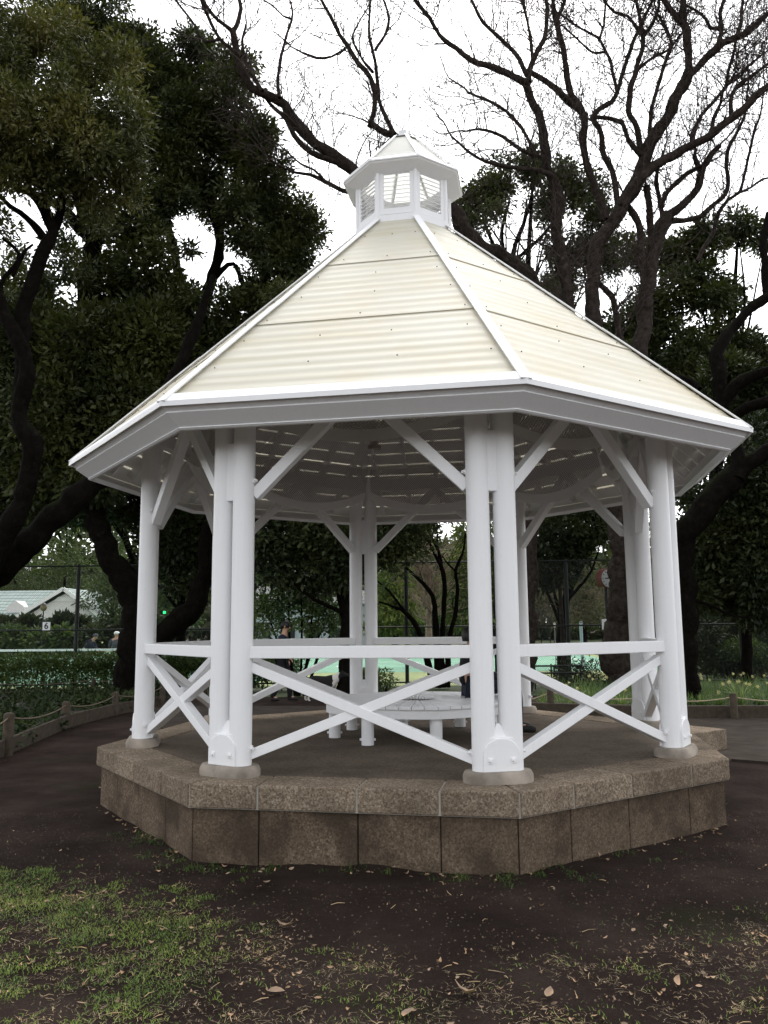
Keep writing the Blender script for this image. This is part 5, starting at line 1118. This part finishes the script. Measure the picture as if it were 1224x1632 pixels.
# seated on the bench, facing right, bent forward
person('seated person in dark clothes sitting on the bench, mostly hidden by the front right post', (.61, .13, FZ), R_(4),
       dict(hip=(0, 0, BZ + .12), chest=(.01, 0, BZ + .40), neck=(.03, 0, BZ + .51), head=(.055, 0, BZ + .605), look=(.9, 0, -.4), sh_l=(.02, .18, BZ + .41), sh_r=(.02, -.18, BZ + .41), el_l=(.08, .22, BZ + .20), el_r=(.08, -.22, BZ + .20), wr_l=(.30, .09, BZ + .22), wr_r=(.30, -.08, BZ + .22),
            th_l=(.05, .10, BZ + .10), th_r=(.05, -.10, BZ + .10), kn_l=(.46, .13, BZ + .125), kn_r=(.46, -.13, BZ + .125), an_l=(.47, .13, .085), an_r=(.47, -.13, .085), toe_l=(.63, .14, .036), toe_r=(.63, -.14, .036)), BLACK, NAVY, SHOE, HAIR)
# walking man with dog
wx = gx(450, 10.0)
person('walking man in navy jacket behind the left bay, beside his dog', (wx, 10.0, .012), R_(-6),
       dict(hip=(0, 0, .97), chest=(.03, 0, 1.36), neck=(.05, 0, 1.53), head=(.085, 0, 1.655), look=(1, 0, -.12), sh_l=(.03, .20, 1.40), sh_r=(.03, -.20, 1.40), el_l=(-.06, .25, 1.12), el_r=(.02, -.26, 1.12), wr_l=(.06, .23, .90), wr_r=(.20, -.22, .97),
            th_l=(0, .10, .93), th_r=(0, -.10, .93), kn_l=(.14, .10, .52), kn_r=(.02, -.10, .50), an_l=(.16, .10, .10), an_r=(-.18, -.10, .12), toe_l=(.31, .11, .036), toe_r=(-.05, -.10, .036)), NAVY, BLACK, SHOE, HAIR)
DOGM = M('black_and_white_fur'); _g = DOGM.n('SeparateXYZ'); DOGM.l(DOGM.coord('Object'), _g.inputs[0]); _nz = DOGM.noise(14, 3)
_x = DOGM.math('ADD', _g.outputs[0], DOGM.math('MULTIPLY', DOGM.math('SUBTRACT', _nz, .5), .10)); _z = DOGM.math('ADD', _g.outputs[2], DOGM.math('MULTIPLY', DOGM.math('SUBTRACT', _nz, .5), .12))
_ruff = DOGM.math('MULTIPLY', DOGM.math('GREATER_THAN', _x, .27), DOGM.math('LESS_THAN', _x, .40)); _low = DOGM.math('MULTIPLY', DOGM.math('LESS_THAN', _z, .27), DOGM.math('GREATER_THAN', _x, .12)); _paw = DOGM.math('LESS_THAN', _z, .10)
DOGM.col(DOGM.mix(DOGM.math('MAXIMUM', DOGM.math('MAXIMUM', _ruff, _low), _paw), (.010, .009, .009), (.55, .52, .48))).rough(.85).bump(DOGM.noise(60, 3), .6, .01); DOGM = DOGM.m
dg = thing('dog', 'black dog with white ruff and front legs walking beside the man', 'dog', (gx(512, 9.9), 9.9, .012), None, R_(-4))
vs, es, rd = [], [], []; cc_ = lambda p, r_, st=None: chain(p, r_, st, vs, es, rd)
a = cc_([(-.02, 0, .44)], [(.125, .125)]); hip = cc_([(-.18, 0, .45), (-.28, 0, .46)], [.118, .105], a); cst = cc_([(.12, 0, .425), (.25, 0, .43)], [.150, .138], a)
nkd = cc_([(.34, 0, .50), (.42, 0, .56)], [.095, .075], cst); hdd = cc_([(.50, 0, .585)], [.078], nkd); cc_([(.575, 0, .560), (.635, 0, .548)], [.045, .030], hdd)
for s in (-1, 1): cc_([(.485, s * .055, .645), (.475, s * .075, .685)], [.022, .010], hdd)
cc_([(-.38, 0, .43), (-.46, 0, .34), (-.53, 0, .31)], [.045, .045, .02], hip)
for s in (-1, 1):
    dx = .05 * s
    cc_([(.23 + dx * .5, s * .075, .31), (.20 + dx, s * .078, .20), (.22 + dx, s * .078, .10), (.225 + dx, s * .078, .03), (.265 + dx, s * .078, .022)], [.058, .036, .028, .026, .022], cst)
    cc_([(-.25 - dx * .4, s * .075, .33), (-.20 - dx, s * .08, .245), (-.32 - dx, s * .08, .155), (-.315 - dx, s * .08, .03), (-.27 - dx, s * .08, .022)], [.080, .048, .030, .026, .022], hip)
skinned('body', vs, es, rd, DOGM, dg)
for s in (-1, 1): mb = MB(); mb.lathe([(.003, -.009), (.010, 0), (.003, .009)], (.553, s * .042, .603), 8); mb.build('eye', MAT['darkmetal'], dg, smooth=True)
mb = MB(); mb.lathe([(.006, -.014), (.018, 0), (.006, .014)], (.662, 0, .556), 8); mb.build('nose', MAT['darkmetal'], dg, smooth=True)
# two tennis players far left
Yp = 24.0
person('crouching tennis player in a white-topped cap reaching low with a racket', (gx(143, Yp), Yp, .02), R_(-5),
       dict(hip=(-.20, 0, .78), chest=(.08, 0, 1.12), neck=(.19, 0, 1.24), head=(.28, 0, 1.33), look=(.9, 0, -.3), sh_l=(.08, .19, 1.13), sh_r=(.08, -.19, 1.13), el_l=(.16, .26, .90), el_r=(.27, -.24, .98), wr_l=(.34, .16, .80), wr_r=(.48, -.22, .80),
            th_l=(-.20, .11, .74), th_r=(-.20, -.11, .74), kn_l=(.05, .2, .46), kn_r=(.05, -.2, .46), an_l=(-.10, .22, .10), an_r=(-.10, -.22, .10), toe_l=(.05, .24, .036), toe_r=(.05, -.24, .036)), NAVY, BLACK, SHOE, HAIR, cap=GREYC)
person('tennis player in a white cap and dark grey jacket seen from behind', (gx(185, Yp), Yp, .02), R_(80),
       dict(hip=(0, 0, .84), chest=(.04, 0, 1.16), neck=(.06, 0, 1.30), head=(.085, 0, 1.42), look=(1, 0, -.1), sh_l=(.04, .21, 1.19), sh_r=(.04, -.21, 1.19), el_l=(.02, .28, .92), el_r=(.02, -.28, .92), wr_l=(.20, .20, .80), wr_r=(.20, -.20, .80),
            th_l=(0, .11, .80), th_r=(0, -.11, .80), kn_l=(.07, .15, .45), kn_r=(.07, -.15, .45), an_l=(-.04, .16, .10), an_r=(-.04, -.16, .10), toe_l=(.10, .18, .036), toe_r=(.10, -.18, .036)), GREYC, BLACK, SHOE, HAIR, cap=WCAP, bulk=1.15)
rk = thing('tennis_racket', 'pale tennis racket held low by the crouching player', 'racket', (gx(143, Yp) + .50, Yp - .25, .80)); mb = MB(); mb.cyl((0, 0, 0), (.20, 0, -.03), .016, n=8); mb.build('handle', MAT['darkmetal'], rk)
P = np.array([(.20 + .16 + .16 * math.cos(t), .0 + .125 * math.sin(t), -.03) for t in np.linspace(PI, 3 * PI, 25)]); tubes('frame', [(P, np.full(25, .012), 6)], simple('racket_yellow', (.55, .52, .25), .1, 4, .5, 0), rk)
me = npmesh('strings', np.vstack([P, [(.36, 0, -.03)]]), np.array([(i, i + 1, 25) for i in range(24)]), np.vstack([P, [(.36, 0, -.03)]])[:, :2]); link('strings', me, WIRE, rk)
tb = at(163, 1024, Yp - .4); mb = MB(); mb.lathe([(.005, -.033), (.024, -.023), (.033, 0), (.024, .023), (.005, .033)], (0, 0, 0), 12); tag(mb.build('tennis_ball', simple('tennis_yellow', (.62, .66, .30), .05, 4, .8, 0), None, smooth=True, loc=tb), 'pale yellow tennis ball in the air by the racket', 'ball')

# ================================================================== GRASS AND LITTER
rs = np.random.RandomState(200)
GR = leafmat('short_grass', (.065, .105, .020), (.175, .250, .070), .6, .3, 2.5); GD = leafmat('straw_grass', (.22, .175, .105), (.46, .38, .26), .8, .2, 2.5)
def fbm(q, sc, off): return np.array([mnoise.fractal((x * sc + off, y * sc, off), .9, 2.0, 4) for x, y in q])
def gfield(q): return np.column_stack([q, [gz(x, y) for x, y in q]])
def dens(q):
    """how thickly grass grows: left patch and the near strip, thinning into bare soil"""
    x, y = q[:, 0], q[:, 1]
    edge = -2.95 - .45 * np.clip((x + 1.3), 0, 1.4) / 1.4 - .38 * np.exp(-((x - .25) / .7) ** 2) - np.clip(x + 1.9, 0, .9) * .65 + np.clip(x - .6, 0, 2.2) * .16
    return np.clip((edge - y) / .35, -1.5, 1)
q = rs.uniform((-4.2, -6.6), (3.6, -2.4), (260000, 2)); d = dens(q); nf = fbm(q, 2.2, 3); nf2 = fbm(q, 9, 8)
left = np.clip((-.75 - q[:, 0]) / .55, 0, 1)
k = (rs.rand(len(q)) < np.clip(d * .55 + nf * 1.7 - .48 + .56 * left + nf2 * .9, 0, 1) * (.22 + .78 * left)) & (d > -.9)
g1 = gfield(q[k]); setting(strips(rs, g1, .024, .0042, .5, GR, 'grass', seg=2, lean=1.3), 'stuff', 'short green grass in patches on the dark soil')
q = rs.uniform((-4.2, -6.6), (3.6, -2.4), (150000, 2)); d = dens(q); nf = fbm(q, 3.1, 15); nf2 = fbm(q, 8, 28)
k = (rs.rand(len(q)) < np.clip(d * .5 + nf * 1.1 - .10 + nf2 * .5, 0, 1) * .55) & (d > -.7)
g2 = gfield(q[k]); g2[:, 2] += .004; setting(strips(rs, g2, .0095, .0019, .13, GD, 'dry_grass', seg=2, lean=4.8), 'stuff', 'straw-coloured dead grass over the near ground')
WD = leafmat('dark_weed_leaves', (.022, .040, .010), (.065, .105, .030), .6, .3, 2.5)
# weeds against the platform foot
V = []
for k_, s0, s1, n in ((7, .1, 1.15, 26), (0, -1.1, -.5, 18), (0, -.2, .9, 14), (1, -1.1, -.8, 9), (0, 1.0, 1.1, 6), (1, -.3, .2, 4)):
    for _ in range(n):
        p = bay(k_, rs.uniform(s0, s1), 2.985 * K22 + abs(rs.normal(.03, .13)) + .01, 0); V += [(p.x + rs.normal(0, .03), p.y + rs.normal(0, .03)) for _ in range(14)]
setting(strips(rs, gfield(np.array(V)), .042, .006, .7, WD, 'weeds', seg=3, lean=1.3), 'stuff', 'small green weeds along the foot of the platform')
LIT = leafmat('dead_leaves', (.050, .032, .022), (.34, .25, .18), .8, .1, 8)
def litter(pts, size, name, flat=.35, aspect=.45):
    N = len(pts); az = rs.rand(N) * 6.28; a = np.stack([np.cos(az), np.sin(az), rs.normal(0, .12, N)], 1); nrm = np.stack([rs.normal(0, flat, N), rs.normal(0, flat, N), np.ones(N)], 1)
    s = np.cross(a, nrm); s /= np.linalg.norm(s, axis=1)[:, None]; nn = np.cross(s, a); nn *= np.sign(nn[:, 2])[:, None]; L = size * rs.uniform(.5, 1.2, N)[:, None]; W = L * aspect * rs.uniform(.6, 1.1, N)[:, None] * .5; cu = L * rs.uniform(-.05, .55, N)[:, None] ** 1.0
    p = pts + np.array([0, 0, .006]); rows = []
    for t, w_ in ((0, .05), (.25, .8), (.5, 1), (.78, .66), (1, .03)):
        c = p + a * L * (t - .5) + nn * cu * (2 * t - 1) ** 2; rows += [c - s * W * w_ + nn * W * .35 * w_, c, c + s * W * w_ + nn * W * .35 * w_]
    V = np.stack(rows, 1).reshape(-1, 3); b = np.arange(N)[:, None] * 15; F = []
    for r_ in range(4):
        for c in range(2): F.append(b + np.array([[3 * r_ + c, 3 * r_ + c + 1, 3 * r_ + c + 4, 3 * r_ + c + 3]]))
    return npmesh(name, V, np.concatenate(F, 0))
q = rs.uniform((-4.2, -6.4), (3.8, -1.6), (11000, 2)); d = dens(q); k = rs.rand(len(q)) < np.clip(.03 + .30 * np.clip(d + .4, 0, 1), 0, 1); k &= np.hypot(q[:, 0], q[:, 1]) > 3.05
setting(link('leaf_litter', litter(gfield(q[k]), .030, 'leaf_litter', .55, .5), LIT), 'stuff', 'curled brown dead leaves strewn over soil and grass')
q = rs.uniform((-4.2, -6.4), (3.8, -2.0), (1500, 2)); d = dens(q); k = (rs.rand(len(q)) < .08 + .3 * np.clip(d + .5, 0, 1)) & (np.hypot(q[:, 0], q[:, 1]) > 3.1)
TW = []
for x, y in q[k]:
    a = rs.rand() * 6.28; L = rs.uniform(.02, .09); z = gz(x, y) + .005; m = rs.normal(0, .2); TW.append((np.array([(x, y, z), (x + math.cos(a) * L * .5, y + math.sin(a) * L * .5, z + .006), (x + math.cos(a + m) * L, y + math.sin(a + m) * L, z + .003)]), np.array([.0022, .0020, .0012]), 4))
o = tubes('twig_litter', TW, leafmat('dry_stems', (.16, .12, .07), (.38, .30, .19), .8, 0, 8)); setting(o, 'stuff', 'broken straw and twig bits over the bare soil')
CR = rs.uniform((-5, -6), (4.5, -1.0), (20000, 2)); CR = CR[np.hypot(CR[:, 0], CR[:, 1]) > 3.1]; g = gfield(CR); n = len(g); s_ = rs.uniform(.002, .0095, n)[:, None] * (.5 + .5 * rs.rand(n)[:, None])
oc = np.array([(1, 0, 0), (0, 1, 0), (-1, 0, 0), (0, -1, 0), (0, 0, 1)], float); V = (g[:, None, :] + (oc[None] * rs.uniform(.6, 1.3, (n, 5, 1))) * s_[:, :, None]).reshape(-1, 3); b = np.arange(n)[:, None] * 5
F = np.concatenate([b + np.array([[0, 1, 4]]), b + np.array([[1, 2, 4]]), b + np.array([[2, 3, 4]]), b + np.array([[3, 0, 4]])]); setting(link('soil_crumbs', npmesh('soil_crumbs', V, F), leafmat('soil_crumb', (.024, .017, .014), (.085, .064, .050), .95, 0, 4)), 'stuff', 'fine crumbs and grit on the bare soil')
pts = []
for k_ in (6, 7, 0, 1, 2):
    for _ in range(34):
        p = bay(k_, rs.uniform(-1.1, 1.1), 2.985 * K22 + .015 + abs(rs.normal(0, .07)), 0); pts.append((p.x, p.y))
setting(link('leaf_litter', litter(gfield(np.array(pts)), .038, 'leaf_litter', .6, .5), LIT), 'stuff', 'dead leaves gathered against the foot of the platform')
# the larger single leaves
spots = [(612, 1375, .085), (395, 1368, .07), (1118, 1335, .06), (160, 1258, .05), (250, 1370, .07), (425, 1410, .09), (455, 1480, .09), (440, 1588, .075), (395, 1520, .06), (875, 1592, .11), (655, 1400, .05), (1060, 1485, .07), (745, 1590, .10), (650, 1620, .11), (1078, 1570, .08), (130, 1610, .06), (560, 1395, .05), (790, 1405, .05), (700, 1540, .05), (310, 1606, .06), (965, 1500, .06), (350, 1455, .07), (1100, 1545, .06), (1010, 1490, .05)]
for px, py, s_ in spots:
    v = AX.T @ np.array([(px - IW / 2) / FPX, 1, -(py - IH / 2) / FPX]); t = -CAMP[2] / v[2]; p = CAMP + t * v
    me = litter(np.array([[0, 0, 0.0]]), s_, 'fallen_leaf', .25, .55); o = link('fallen_leaf', me, LIT, None, True, 0, (p[0], p[1], gz(p[0], p[1]) + .012)); o.rotation_euler = (0, 0, rs.rand() * 6)
    tag(o, 'curled brown fallen leaf lying alone on the ground', 'leaf', 'larger fallen leaves on the near ground')
